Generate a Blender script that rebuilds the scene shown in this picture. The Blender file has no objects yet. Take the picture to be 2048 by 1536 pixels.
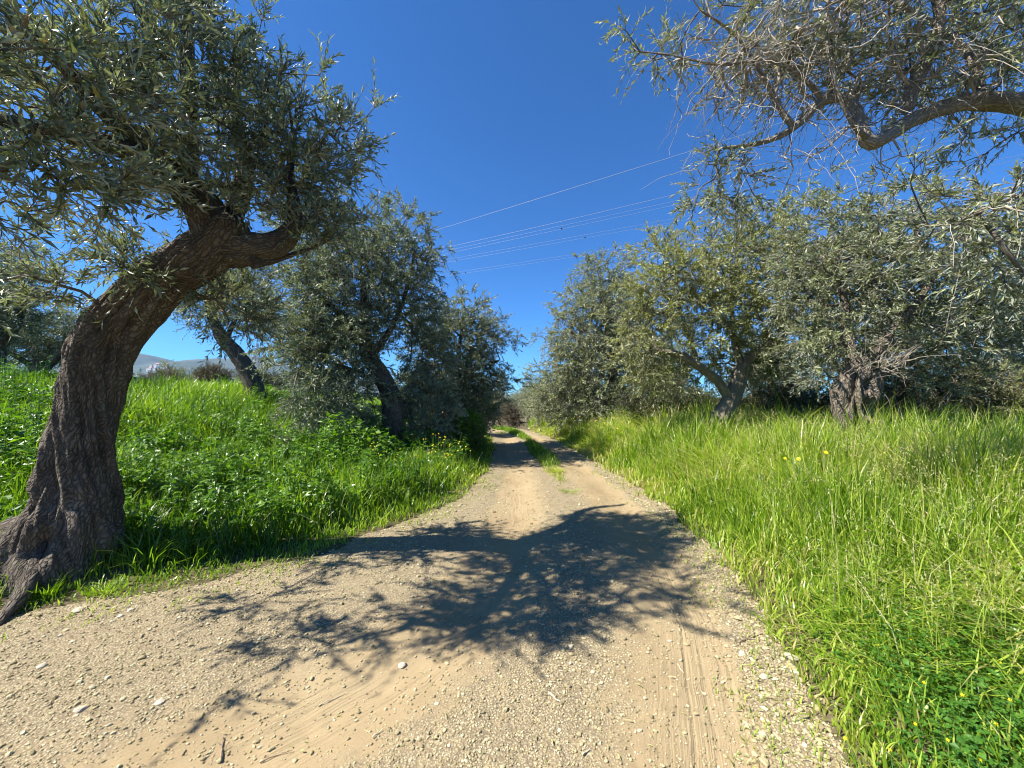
import bpy, math, random
import numpy as np

S = bpy.context.scene
COL = S.collection
rng = np.random.default_rng(11)
R_ = math.radians

# ------------------------------------------------------------------ camera
F, CX, CY, CAMZ = 770.0, 1024.0, 768.0, 1.6
PITCH = math.atan(29 / F)
cam_d = bpy.data.cameras.new("camera")
cam = bpy.data.objects.new("camera", cam_d)
COL.objects.link(cam)
S.camera = cam
cam_d.sensor_width = 36.0
cam_d.lens = F / 2048 * 36
cam_d.clip_start = 0.02
cam_d.clip_end = 20000
cam.location = (0, 0, CAMZ)
cam.rotation_euler = (math.pi / 2 + PITCH, 0, 0)

# ------------------------------------------------------------------ world, sun, exposure
SUN_DIR = np.array((-1.0, -0.29, 1.17))
SUN_DIR /= np.linalg.norm(SUN_DIR)
el = math.asin(SUN_DIR[2])
az = math.atan2(SUN_DIR[0], SUN_DIR[1])
W = bpy.data.worlds.new("World")
S.world = W
W.use_nodes = True
wn, wl = W.node_tree.nodes, W.node_tree.links
sky = wn.new("ShaderNodeTexSky")
sky.sky_type = 'NISHITA'
sky.sun_disc = False
sky.sun_elevation = el
sky.sun_rotation = az
sky.altitude = 1500
sky.air_density = 1.0
sky.dust_density = 0.0
sky.ozone_density = 6.0
tint = wn.new("ShaderNodeMix")
tint.data_type = 'RGBA'
tint.blend_type = 'MULTIPLY'
tint.inputs[0].default_value = 1.0
tint.inputs[7].default_value = (0.53, 1.13, 1.66, 1)
wl.new(sky.outputs[0], tint.inputs[6])
wl.new(tint.outputs[2], wn['Background'].inputs[0])
wn['Background'].inputs[1].default_value = 0.05

sun_d = bpy.data.lights.new("sun", 'SUN')
sun_d.energy = 5.0
sun_d.angle = R_(0.5)
sun_d.color = (1.0, 0.95, 0.88)
sun = bpy.data.objects.new("sun", sun_d)
COL.objects.link(sun)
from mathutils import Vector
sun.rotation_euler = Vector(SUN_DIR).to_track_quat('Z', 'Y').to_euler()
sun.location = (-20, -6, 25)
S.view_settings.view_transform = 'Standard'
S.view_settings.look = 'None'
S.view_settings.gamma = 1.0
S.view_settings.exposure = 1.32
cy = S.cycles
cy.max_bounces = 6
cy.diffuse_bounces = 3
cy.glossy_bounces = 2
cy.transmission_bounces = 4
cy.volume_bounces = 0
cy.transparent_max_bounces = 8
cy.caustics_reflective = False
cy.caustics_refractive = False
cy.sample_clamp_indirect = 4.0
cy.use_denoising = True
cy.filter_width = 1.05

# ------------------------------------------------------------------ pixel -> world helper (target is 2048 x 1536)
cp, sp = math.cos(PITCH), math.sin(PITCH)
def ray(px, py):
    a, b = (px - CX) / F, -(py - CY) / F
    return np.array((a, cp - b * sp, sp + b * cp))
def at(px, py, y):
    d = ray(px, py)
    return np.array((0, 0, CAMZ)) + d * (y / d[1])

# ------------------------------------------------------------------ numpy noise
def _hash(ix, iy, iz, seed):
    h = (ix.astype(np.int64) * 374761393 + iy.astype(np.int64) * 668265263 + iz.astype(np.int64) * 1440662683 + seed * 974634777) & 0xFFFFFFFF
    h = ((h ^ (h >> 13)) * 1274126177) & 0xFFFFFFFF
    h = ((h ^ (h >> 16)) * 2246822519) & 0xFFFFFFFF
    return ((h ^ (h >> 15)) & 0xFFFFFF) / float(0xFFFFFF)
def noise(p, seed=0):
    p = np.asarray(p, float)
    i = np.floor(p)
    f = p - i
    f = f * f * (3 - 2 * f)
    i = i.astype(np.int64)
    o = 0
    for dx in (0, 1):
        wx = f[..., 0] if dx else 1 - f[..., 0]
        for dy in (0, 1):
            wy = f[..., 1] if dy else 1 - f[..., 1]
            for dz in (0, 1):
                wz = f[..., 2] if dz else 1 - f[..., 2]
                o = o + wx * wy * wz * _hash(i[..., 0] + dx, i[..., 1] + dy, i[..., 2] + dz, seed)
    return o
def fbm(p, octv=4, seed=0, gain=0.5):
    p = np.asarray(p, float)
    a, s, t = 1.0, 0.0, 0.0
    for k in range(octv):
        s = s + a * noise(p * (2.03 ** k) + 17.3 * k, seed + k)
        t += a
        a *= gain
    return s / t
def P3(x, y, z=0.0):
    x = np.asarray(x, float)
    return np.stack((x, np.asarray(y, float) + 0 * x, np.asarray(z, float) + 0 * x), -1)
def sm(x):
    x = np.clip(x, 0, 1)
    return x * x * (3 - 2 * x)
def nrm(v):
    return v / np.maximum(np.linalg.norm(v, axis=-1, keepdims=True), 1e-9)

# ------------------------------------------------------------------ mesh builder
class MB:
    def __init__(s):
        s.V, s.L, s.T, s.M, s.R, s.A, s.n = [], [], [], [], [], [], 0
    def add(s, v, faces, mat=0, rnd=0.5, attr=None):
        v = np.asarray(v, np.float32).reshape(-1, 3)
        faces = np.asarray(faces, np.int32)
        m = len(faces)
        s.V.append(v)
        s.L.append((faces + s.n).ravel())
        s.T.append(np.full(m, faces.shape[1], np.int32))
        s.M.append(np.full(m, mat, np.int32))
        s.R.append(np.broadcast_to(np.asarray(rnd, np.float32), (m,)))
        s.A.append(np.zeros_like(v) if attr is None else np.asarray(attr, np.float32).reshape(-1, 3))
        s.n += len(v)
    def mesh(s, name, mats, smooth=False, attr=False):
        me = bpy.data.meshes.new(name)
        if not s.V:
            return me
        V, L, T = np.concatenate(s.V), np.concatenate(s.L), np.concatenate(s.T)
        me.vertices.add(len(V))
        me.vertices.foreach_set('co', V.ravel())
        me.loops.add(len(L))
        me.loops.foreach_set('vertex_index', L)
        me.polygons.add(len(T))
        st = np.zeros(len(T), np.int32)
        st[1:] = np.cumsum(T)[:-1]
        me.polygons.foreach_set('loop_start', st)
        me.polygons.foreach_set('loop_total', T)
        for m in mats:
            me.materials.append(m)
        me.polygons.foreach_set('material_index', np.concatenate(s.M))
        if isinstance(smooth, (set, tuple, list)):
            me.polygons.foreach_set('use_smooth', np.isin(np.concatenate(s.M), list(smooth)))
        else:
            me.polygons.foreach_set('use_smooth', np.full(len(T), bool(smooth)))
        a = me.attributes.new('rnd', 'FLOAT', 'FACE')
        a.data.foreach_set('value', np.ascontiguousarray(np.concatenate(s.R), dtype=np.float32))
        if attr:
            b = me.attributes.new('bark', 'FLOAT_VECTOR', 'POINT')
            b.data.foreach_set('vector', np.concatenate(s.A).ravel())
        me.update(calc_edges=True)
        return me
    def build(s, name, mats, parent=None, smooth=False, attr=False):
        o = bpy.data.objects.new(name, s.mesh(name, mats, smooth, attr))
        COL.objects.link(o)
        if parent is not None:
            o.parent = parent
            o.matrix_parent_inverse.identity()
            if parent.location.length > 0:
                me = o.data
                me.transform(__import__('mathutils').Matrix.Translation(-parent.location))
        return o
def empty(name, loc):
    o = bpy.data.objects.new(name, None)
    COL.objects.link(o)
    o.location = tuple(float(c) for c in loc)
    o.empty_display_size = 0.2
    return o
def tag(o, label=None, cat=None, group=None, kind=None):
    if label: o['label'] = label
    if cat: o['category'] = cat
    if group: o['group'] = group
    if kind: o['kind'] = kind
    return o
def copy_tree(o, parent=None):
    c = o.copy()
    COL.objects.link(c)
    if parent is not None:
        c.parent = parent
    for ch in list(o.children):
        copy_tree(ch, c)
    return c

# ------------------------------------------------------------------ materials
class NT:
    def __init__(s, name):
        s.m = bpy.data.materials.new(name)
        s.m.use_nodes = True
        s.t = s.m.node_tree
        s.n, s.l = s.t.nodes, s.t.links
        s.b = s.n['Principled BSDF']
        s.out = s.n['Material Output']
    def new(s, k, **kw):
        n = s.n.new('ShaderNode' + k)
        for a, v in kw.items():
            setattr(n, a, v)
        return n
    def link(s, a, b): s.l.new(a, b)
    def attr(s, name):
        return s.new('Attribute', attribute_name=name)
    def ramp(s, fac, stops, interp='LINEAR'):
        r = s.new('ValToRGB')
        cr = r.color_ramp
        cr.interpolation = interp
        while len(cr.elements) < len(stops):
            cr.elements.new(0.5)
        for e, (p, c) in zip(cr.elements, stops):
            e.position = p
            e.color = (c, c, c, 1) if not isinstance(c, tuple) else (*c, 1)
        if fac is not None: s.link(fac, r.inputs[0])
        return r.outputs[0]
    def mix(s, fac, a, b, mode='MIX'):
        m = s.new('Mix', data_type='RGBA', blend_type=mode)
        for i, v in ((0, fac), (6, a), (7, b)):
            if isinstance(v, (int, float)): m.inputs[i].default_value = v
            elif isinstance(v, tuple): m.inputs[i].default_value = (*v, 1)
            else: s.link(v, m.inputs[i])
        return m.outputs[2]
    def math(s, op, a, b=0.0, c=0.0):
        m = s.new('Math', operation=op)
        for i, v in enumerate((a, b, c)):
            if isinstance(v, (int, float)): m.inputs[i].default_value = v
            else: s.link(v, m.inputs[i])
        return m.outputs[0]
    def mapping(s, vec, scale):
        m = s.new('Mapping')
        m.inputs['Scale'].default_value = scale
        s.link(vec, m.inputs[0])
        return m.outputs[0]
    def noise(s, vec, scale, detail=4, rough=0.55):
        n = s.new('TexNoise')
        n.inputs['Scale'].default_value = scale
        n.inputs['Detail'].default_value = detail
        n.inputs['Roughness'].default_value = rough
        if vec is not None: s.link(vec, n.inputs['Vector'])
        return n.outputs[0]
    def vor(s, vec, scale, feature='F1', out=0):
        n = s.new('TexVoronoi', feature=feature)
        n.inputs['Scale'].default_value = scale
        if vec is not None: s.link(vec, n.inputs['Vector'])
        return n.outputs[out]
    def bump(s, h, strength, dist, nrm=None):
        b = s.new('Bump')
        b.inputs['Strength'].default_value = strength
        b.inputs['Distance'].default_value = dist
        s.link(h, b.inputs['Height'])
        if nrm is not None: s.link(nrm, b.inputs['Normal'])
        return b.outputs[0]
    def coords(s): return s.new('TexCoord').outputs['Object']

def foliage_mat(name, top, under=None, trans=0.3, transcol=None, rough=0.5, spec=0.4):
    t = NT(name)
    col = t.ramp(t.attr('rnd').outputs['Fac'], top)
    if under:
        u = t.ramp(t.attr('rnd').outputs['Fac'], under)
        col = t.mix(t.new('NewGeometry').outputs['Backfacing'], col, u)
    t.link(col, t.b.inputs['Base Color'])
    t.b.inputs['Roughness'].default_value = rough
    t.b.inputs['Specular IOR Level'].default_value = spec
    tr = t.new('BsdfTranslucent')
    t.link(t.mix(1.0, col, transcol or (1.5, 1.6, 0.6), 'MULTIPLY'), tr.inputs[0])
    mx = t.new('MixShader')
    mx.inputs[0].default_value = trans
    t.link(t.b.outputs[0], mx.inputs[1])
    t.link(tr.outputs[0], mx.inputs[2])
    t.link(mx.outputs[0], t.out.inputs[0])
    return t.m

olive_top = [(0.0, (0.045, 0.062, 0.026)), (0.5, (0.135, 0.162, 0.092)), (0.9, (0.22, 0.245, 0.13)), (0.97, (0.24, 0.22, 0.06)), (1.0, (0.20, 0.12, 0.05))]
olive_under = [(0.0, (0.24, 0.265, 0.19)), (0.9, (0.38, 0.41, 0.30)), (1.0, (0.27, 0.21, 0.13))]
M_OLIVE = foliage_mat('olive_leaf', olive_top, olive_under, 0.18, (1.35, 1.45, 0.6), 0.45, 0.42)
M_OLIVE_Y = foliage_mat('olive_leaf_yellowish', [(0.0, (0.06, 0.078, 0.02)), (0.5, (0.195, 0.22, 0.075)), (0.9, (0.33, 0.35, 0.14)), (1.0, (0.27, 0.23, 0.06))],
                        [(0.0, (0.26, 0.27, 0.14)), (1.0, (0.42, 0.41, 0.24))], 0.25, (1.5, 1.5, 0.45), 0.46, 0.45)
M_OLIVE_G = foliage_mat('olive_leaf_silver', [(0.0, (0.06, 0.075, 0.04)), (0.6, (0.225, 0.25, 0.125)), (1.0, (0.35, 0.365, 0.19))],
                        [(0.0, (0.22, 0.24, 0.18)), (1.0, (0.36, 0.37, 0.28))], 0.22, (1.5, 1.55, 0.6), 0.46, 0.45)
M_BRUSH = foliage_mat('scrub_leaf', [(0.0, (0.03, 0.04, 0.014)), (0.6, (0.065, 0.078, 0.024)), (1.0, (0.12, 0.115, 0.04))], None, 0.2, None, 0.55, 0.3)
M_DRYLEAF = foliage_mat('dry_scrub_leaf', [(0.0, (0.07, 0.055, 0.035)), (0.6, (0.13, 0.105, 0.07)), (1.0, (0.20, 0.16, 0.10))], None, 0.15, None, 0.7, 0.2)
M_GRASS = foliage_mat('grass_blade', [(0.0, (0.06, 0.125, 0.008)), (0.45, (0.205, 0.33, 0.02)), (0.8, (0.42, 0.49, 0.075)), (0.93, (0.36, 0.35, 0.08)), (1.0, (0.48, 0.42, 0.18))],
                      None, 0.44, (1.35, 1.5, 0.5), 0.36, 0.55)
M_LUSH = foliage_mat('lush_leaf', [(0.0, (0.03, 0.09, 0.010)), (0.5, (0.095, 0.195, 0.014)), (0.9, (0.21, 0.33, 0.032)), (1.0, (0.24, 0.26, 0.05))],
                     None, 0.38, (1.35, 1.55, 0.5), 0.4, 0.5)
M_CLOVER = foliage_mat('clover_leaf', [(0.0, (0.03, 0.10, 0.014)), (0.6, (0.075, 0.185, 0.02)), (1.0, (0.15, 0.26, 0.035))], None, 0.32, (1.3, 1.6, 0.5), 0.42, 0.4)
M_STRAW = foliage_mat('oat_straw', [(0.0, (0.22, 0.25, 0.08)), (0.5, (0.36, 0.35, 0.15)), (1.0, (0.52, 0.45, 0.26))], None, 0.3, (1.2, 1.2, 0.7), 0.6, 0.3)
M_PETAL = foliage_mat('yellow_petal', [(0.0, (0.80, 0.60, 0.012)), (1.0, (0.90, 0.74, 0.03))], None, 0.3, (1.1, 1.1, 0.6), 0.6, 0.2)

def bark_mat(name, dark, light, s_crack=26, strength=0.9, dist=0.02):
    t = NT(name)
    v = t.attr('bark').outputs['Vector']
    nz = t.noise(t.mapping(v, (1, 1, 0.5)), 7, 5)
    wv = t.new('VectorMath', operation='MULTIPLY_ADD')
    cc = t.new('TexNoise'); cc.inputs['Scale'].default_value = 6; cc.inputs['Detail'].default_value = 3
    t.link(v, cc.inputs['Vector'])
    t.link(cc.outputs['Color'], wv.inputs[0]); wv.inputs[1].default_value = (0.13, 0.13, 0.35); t.link(v, wv.inputs[2])
    cr = t.vor(t.mapping(wv.outputs[0], (1, 1, 0.2)), s_crack, 'DISTANCE_TO_EDGE')
    crm = t.ramp(cr, [(0.0, 0.1), (0.22, 0.7), (0.6, 1.0)])
    fine = t.noise(t.mapping(v, (1, 1, 0.35)), 90, 4, 0.7)
    h = t.math('ADD', t.math('MULTIPLY', crm, 0.8), t.math('ADD', t.math('MULTIPLY', fine, 0.5), t.math('MULTIPLY', nz, 0.6)))
    mott = t.ramp(nz, [(0.3, 0.15), (0.7, 1.0)])
    f = t.math('MULTIPLY', t.math('ADD', t.math('MULTIPLY', crm, 0.65), t.math('MULTIPLY', fine, 0.35)), t.math('ADD', t.math('MULTIPLY', mott, 0.7), 0.3))
    t.link(t.mix(f, dark, light), t.b.inputs['Base Color'])
    t.b.inputs['Roughness'].default_value = 0.9
    t.b.inputs['Specular IOR Level'].default_value = 0.15
    t.link(t.bump(h, strength, dist), t.b.inputs['Normal'])
    return t.m
M_BARK = bark_mat('olive_bark', (0.028, 0.022, 0.016), (0.28, 0.235, 0.18), 44, 1.0, 0.02)
M_BARK_MID = bark_mat('grey_olive_bark', (0.045, 0.036, 0.027), (0.40, 0.34, 0.26), 34, 1.0, 0.03)
M_BARK_PALE = bark_mat('pale_olive_bark', (0.09, 0.075, 0.055), (0.48, 0.42, 0.33), 45, 0.9, 0.015)

def plain(name, col, rough=0.8, metal=0.0, spec=0.3, nscale=None, var=0.25):
    t = NT(name)
    if nscale:
        n = t.noise(t.coords(), nscale, 4)
        t.link(t.mix(t.ramp(n, [(0.3, 0.0), (0.7, 1.0)]), tuple(c * (1 - var) for c in col), tuple(min(1, c * (1 + var)) for c in col)), t.b.inputs['Base Color'])
    else:
        t.b.inputs['Base Color'].default_value = (*col, 1)
    t.b.inputs['Roughness'].default_value = rough
    t.b.inputs['Metallic'].default_value = metal
    t.b.inputs['Specular IOR Level'].default_value = spec
    return t.m
M_TWIG = plain('olive_twig', (0.13, 0.11, 0.08), 0.8, nscale=9, var=0.4)
M_TWIG_GREY = plain('bare_grey_twig', (0.29, 0.25, 0.195), 0.75, nscale=9, var=0.35)
M_STEEL = plain('galvanised_steel', (0.32, 0.34, 0.36), 0.6, 0.3)
M_WIRE = plain('aluminium_wire', (0.28, 0.28, 0.28), 0.45, 0.0, 0.5)
M_DARK = plain('dark_spacer', (0.03, 0.03, 0.03), 0.6)
M_STEM = plain('flower_stem', (0.09, 0.17, 0.03), 0.7)
M_DEAD = plain('dead_wood', (0.24, 0.17, 0.11), 0.85, nscale=30, var=0.4)
M_STRAWSTALK = plain('dry_stalk', (0.55, 0.48, 0.32), 0.75, nscale=20, var=0.2)

# ------------------------------------------------------------------ tubes, leaves
def tubes(Pt, Rd, sides):
    """Pt (T,K,3), Rd (T,K) -> verts, faces of open tubes"""
    T, K, _ = Pt.shape
    tan = np.empty_like(Pt)
    tan[:, 1:-1] = Pt[:, 2:] - Pt[:, :-2]
    tan[:, 0] = Pt[:, 1] - Pt[:, 0]
    tan[:, -1] = Pt[:, -1] - Pt[:, -2]
    tan = nrm(tan)
    ref = np.where(np.abs(tan[:, :1, 2:3]) > 0.85, np.array((1.0, 0, 0)), np.array((0, 0, 1.0)))
    u = nrm(np.cross(tan, ref))
    w = np.cross(tan, u)
    a = np.arange(sides) * 2 * np.pi / sides
    V = Pt[:, :, None] + Rd[:, :, None, None] * (np.cos(a)[:, None] * u[:, :, None] + np.sin(a)[:, None] * w[:, :, None])
    idx = np.arange(T * K * sides).reshape(T, K, sides)
    A, B = idx[:, :-1], idx[:, 1:]
    Fc = np.stack((A, np.roll(A, -1, 2), np.roll(B, -1, 2), B), -1).reshape(-1, 4)
    return V.reshape(-1, 3), Fc
def leaves(mb, pos, d, n, L, w, mat, rnd, fold=0.25, curve=0.15):
    """kite shaped folded leaf: 5 verts, 2 quads, front side = n"""
    d = nrm(d)
    s = nrm(np.cross(d, n))
    n = np.cross(s, d)
    L = np.broadcast_to(L, (len(pos),))[:, None]
    w = np.broadcast_to(w, (len(pos),))[:, None]
    b = pos
    c = pos + d * L * 0.48 + n * L * curve * 0.3
    l = c - s * w * 0.5 + n * w * fold
    r = c + s * w * 0.5 + n * w * fold
    t = pos + d * L - n * L * curve * 0.5
    V = np.stack((b, l, r, c, t), 1).reshape(-1, 3)
    i = np.arange(len(pos))[:, None] * 5
    Fc = np.concatenate((i + np.array((0, 3, 4, 1)), i + np.array((0, 2, 4, 3))), 0)
    rr = np.broadcast_to(rnd, (len(pos),))
    mb.add(V, Fc, mat, np.concatenate((rr, rr)))
def catmull(p, per=10):
    p = np.asarray(p, float)
    q = np.vstack((2 * p[0] - p[1], p, 2 * p[-1] - p[-2]))
    out = []
    for i in range(1, len(q) - 2):
        t = np.linspace(0, 1, per, endpoint=False)[:, None]
        a, b, c, d = q[i - 1], q[i], q[i + 1], q[i + 2]
        out.append(0.5 * ((2 * b) + (-a + c) * t + (2 * a - 5 * b + 4 * c - d) * t * t + (-a + 3 * b - 3 * c + d) * t ** 3))
    out.append(p[-1:])
    o = np.vstack(out)
    if o.shape[1] > 3: o[:, 3] = np.maximum(o[:, 3], 0.003)
    return o
def resample(p, step):
    seg = np.linalg.norm(np.diff(p[:, :3], axis=0), axis=1)
    s = np.concatenate(((0,), np.cumsum(seg)))
    k = max(3, int(s[-1] / step) + 1)
    t = np.linspace(0, s[-1], k)
    return np.stack([np.interp(t, s, p[:, i]) for i in range(p.shape[1])], 1), t
def bark_tube(mb, ctrl, nu=24, step=0.05, amp=0.12, flute=0.12, twist=1.2, burl=0.0, seed=1, mat=0, hollow=None, cap=True, start=False):
    """gnarled limb: displaced tube along ctrl (x,y,z,r)"""
    p, s = resample(catmull(ctrl), step)
    c, r = p[:, :3], p[:, 3].copy()
    if cap:
        e = np.clip((s[-1] - s) / max(0.6 * r[-1], 1e-3), 0, 1)
        r = r * np.sqrt(np.clip(1 - (1 - e) ** 2, 0.0005, 1))
        if start:
            e = np.clip(s / max(0.5 * r[0], 1e-3), 0, 1)
            r = r * np.sqrt(np.clip(1 - (1 - e) ** 2, 0.0005, 1))
    tan = np.gradient(c, axis=0)
    tan = nrm(tan)
    u = np.zeros_like(tan)
    v0 = np.array((0, -1.0, 0.0)) if abs(tan[0, 1]) < 0.9 else np.array((1.0, 0, 0))
    for i in range(len(c)):
        v0 = v0 - tan[i] * np.dot(v0, tan[i])
        v0 /= np.linalg.norm(v0)
        u[i] = v0
    w = np.cross(tan, u)
    th = np.arange(nu) * 2 * np.pi / nu
    TH, SS = np.meshgrid(th, s)
    rm = float(np.mean(p[:, 3]))
    tw = TH + twist * SS
    q = P3(np.cos(tw) * 1.5, np.sin(tw) * 1.5, SS * 1.1 / max(rm * 3, 0.15)) + seed * 3.7
    n1 = fbm(q, 3, seed) - 0.5
    q2 = P3(np.cos(tw) * 2.6, np.sin(tw) * 2.6, SS * 0.45 / max(rm * 3, 0.15)) + seed * 1.3
    rg = 1 - np.abs(2 * fbm(q2, 2, seed + 9) - 1)
    q3 = P3(np.cos(tw) * 6, np.sin(tw) * 6, SS * 3.0 / max(rm * 3, 0.15))
    n3 = fbm(q3, 3, seed + 20) - 0.5
    q4 = P3(np.cos(tw) * 7, np.sin(tw) * 7, SS * 1.3 / max(rm * 3, 0.15)) + 3
    rg4 = np.abs(2 * fbm(q4, 2, seed + 30) - 1)
    m = 1 + amp * 2.2 * n1 + flute * 2.6 * (rg - 0.78) + 0.34 * n3 * (0.5 + amp) + 0.16 * (np.minimum(rg4, 0.35) - 0.25) * min(1.0, nu / 60)
    if burl:
        qb = P3(np.cos(TH) * 2.2, np.sin(TH) * 2.2, SS * 3.2) + 9
        bb = np.clip(fbm(qb, 2, seed + 40) - 0.45, 0, 1) * 2.6
        m = m + burl * bb * np.exp(-SS / 0.55)
    if hollow:
        for (h_th, h_s, h_w, h_l, h_d) in hollow:
            dt = np.angle(np.exp(1j * (TH - h_th)))
            m = m - h_d * np.exp(-(dt / h_w) ** 2 - ((SS - h_s) / h_l) ** 2)
    rr = np.maximum(r[:, None] * m, 0.001)
    V = c[:, None] + rr[..., None] * (np.cos(TH)[..., None] * u[:, None] + np.sin(TH)[..., None] * w[:, None])
    A = np.stack((np.cos(TH) * p[:, 3:4], np.sin(TH) * p[:, 3:4], SS), -1) + seed * 0.71
    idx = np.arange(len(c) * nu).reshape(len(c), nu)
    a, b = idx[:-1], idx[1:]
    Fc = np.stack((a, np.roll(a, -1, 1), np.roll(b, -1, 1), b), -1).reshape(-1, 4)
    mb.add(V, Fc, mat, 0.5, A)
    return p

# ------------------------------------------------------------------ olive tree generator
def sample_lobes(lobes, n, g, shell=0.42):
    vol = np.array([l[3] * l[4] * l[5] * (l[6] if len(l) > 6 else 1.0) for l in lobes])
    k = g.choice(len(lobes), n, p=vol / vol.sum())
    L = np.array([l[:6] for l in lobes])
    d = nrm(g.normal(size=(n, 3)))
    r = g.random(n) ** shell
    return L[k, :3] + d * r[:, None] * L[k, 3:6], L[k, :3]
def grow(limb_nodes, targets, g, seg=0.16, bow=0.18):
    d0 = np.min(np.linalg.norm(targets[:, None] - limb_nodes[None], axis=2), 1)
    order = np.argsort(d0)
    cap = len(limb_nodes) + len(targets) * 24
    N = np.zeros((cap, 3))
    Pa = np.full(cap, -1)
    n = len(limb_nodes)
    N[:n] = limb_nodes
    tips = np.zeros(len(targets), int)
    for t in order:
        q = targets[t]
        dd = np.linalg.norm(N[:n] - q, axis=1)
        j = int(np.argmin(dd))
        d = dd[j]
        k = min(22, max(1, int(math.ceil(d / seg))))
        off = g.normal(size=3) * d * bow + np.array((0, 0, d * 0.10))
        u = (np.arange(1, k + 1) / k)[:, None]
        pts = N[j] * (1 - u) + q * u + np.sin(np.pi * u) * off + (g.normal(size=(k, 3)) * 0.018 * (u < 1))
        for i in range(k):
            N[n] = pts[i]
            Pa[n] = j if i == 0 else n - 1
            n += 1
        tips[t] = n - 1
    return N[:n], Pa[:n], tips
def branch_mesh(mb, N, Pa, n0, tips, r_tip, mat, rmax, K=6, power=0.46):
    n = len(N)
    cnt = np.zeros(n)
    cnt[tips] += 1
    for i in range(n - 1, n0 - 1, -1):
        if Pa[i] >= 0: cnt[Pa[i]] += cnt[i]
    rad = np.minimum(r_tip * np.maximum(cnt, 1) ** power, rmax)
    main = {}
    for i in range(n0, n):
        p = Pa[i]
        if p not in main or cnt[i] > cnt[main[p]]: main[p] = i
    chains, rads = [], []
    for i in range(n0, n):
        p = Pa[i]
        if p >= n0 and main[p] == i: continue
        ch = [p, i]
        while ch[-1] in main: ch.append(main[ch[-1]])
        pts = N[ch]
        rr = rad[ch].copy()
        rr[0] = rr[1]
        sg = np.concatenate(((0,), np.cumsum(np.linalg.norm(np.diff(pts, axis=0), axis=1))))
        kk = K if len(ch) > 2 else 3
        tt = np.linspace(0, sg[-1], K)
        chains.append(np.stack([np.interp(tt, sg, pts[:, a]) for a in range(3)], 1))
        rads.append(np.interp(tt, sg, rr))
    if chains:
        V, Fc = tubes(np.array(chains), np.array(rads), 5)
        mb.add(V, Fc, mat, 0.5, V)
    return rad, cnt
def twigs_with_leaves(mb, org, base, out, g, k, pairs, tl, L, w, mleaf, mtwig, up=0.25, droop=0.25, spread=0.8, rshift=0.0):
    T = len(org) * k
    o = np.repeat(org, k, 0)
    b = np.repeat(base, k, 0)
    c = np.repeat(out, k, 0)
    d = nrm(b * 0.5 + c * 0.6 + g.normal(size=(T, 3)) * spread * 0.6 + np.array((0, 0, up)))
    ln = tl * g.uniform(0.55, 1.25, T)
    bend = g.normal(size=(T, 3)) * 0.18 + np.array((0, 0, -droop))
    u = np.linspace(0, 1, 4)
    pt = o[:, None] + ln[:, None, None] * (d[:, None] * u[:, None] + bend[:, None] * (u ** 2)[:, None])
    V, Fc = tubes(pt, np.broadcast_to(np.array((0.0028, 0.0024, 0.002, 0.001)) * (L / 0.065), (T, 4)), 3)
    mb.add(V, Fc, mtwig, 0.5, V)
    up_ = np.linspace(0.14, 1.0, pairs)
    tp = o[:, None] + ln[:, None, None] * (d[:, None] * up_[:, None] + bend[:, None] * (up_ ** 2)[:, None])
    tan = nrm(d[:, None] + 2 * bend[:, None] * up_[:, None])
    ref = nrm(np.cross(tan, nrm(g.normal(size=(T, 1, 3)))))
    oth = np.cross(tan, ref)
    alt = (np.arange(pairs) % 2)[None, :, None]
    side = ref * (1 - alt) + oth * alt
    allp, alld, alln = [], [], []
    for sg in (1, -1):
        a = g.uniform(0.5, 1.15, (T, pairs, 1)) * np.linspace(1.0, 0.55, pairs)[None, :, None]
        dl = tan * np.cos(a) + side * sg * np.sin(a) + g.normal(size=(T, pairs, 3)) * 0.16
        nl = tan * np.sin(a) - side * sg * np.cos(a) + g.normal(size=(T, pairs, 3)) * 0.25 + np.array((0, 0, 0.25))
        keep = g.random((T, pairs)) < 0.92
        allp.append(tp[keep]); alld.append(dl[keep]); alln.append(nl[keep])
    p_, d_, n_ = np.concatenate(allp), np.concatenate(alld), np.concatenate(alln)
    tr = np.repeat(g.random(T), 1)
    m = len(p_)
    rnd = np.clip(g.random(m) * 0.8 + g.random(m) * 0.2 + rshift + 0.25 * (fbm(p_ * 1.3, 2, 77) - 0.5), 0, 1)
    ll = L * g.uniform(0.6, 1.2, m)
    leaves(mb, p_, d_, n_, ll, w * g.uniform(0.8, 1.2, m) * ll / L, mleaf, rnd, 0.22, g.uniform(-0.1, 0.35, (m, 1)))
    return m
def px_limb(pts, cosfix=False):
    """[(px,py,Y,r_m)] -> (N,4)"""
    return np.array([np.append(at(a, b, y), r) for a, b, y, r in pts])
def px_lobe(px, py, y, rx, rz, ry, wgt=1.0):
    c = at(px, py, y)
    return (c[0], c[1], c[2], rx * y / F, ry, rz * y / F, wgt)
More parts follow.
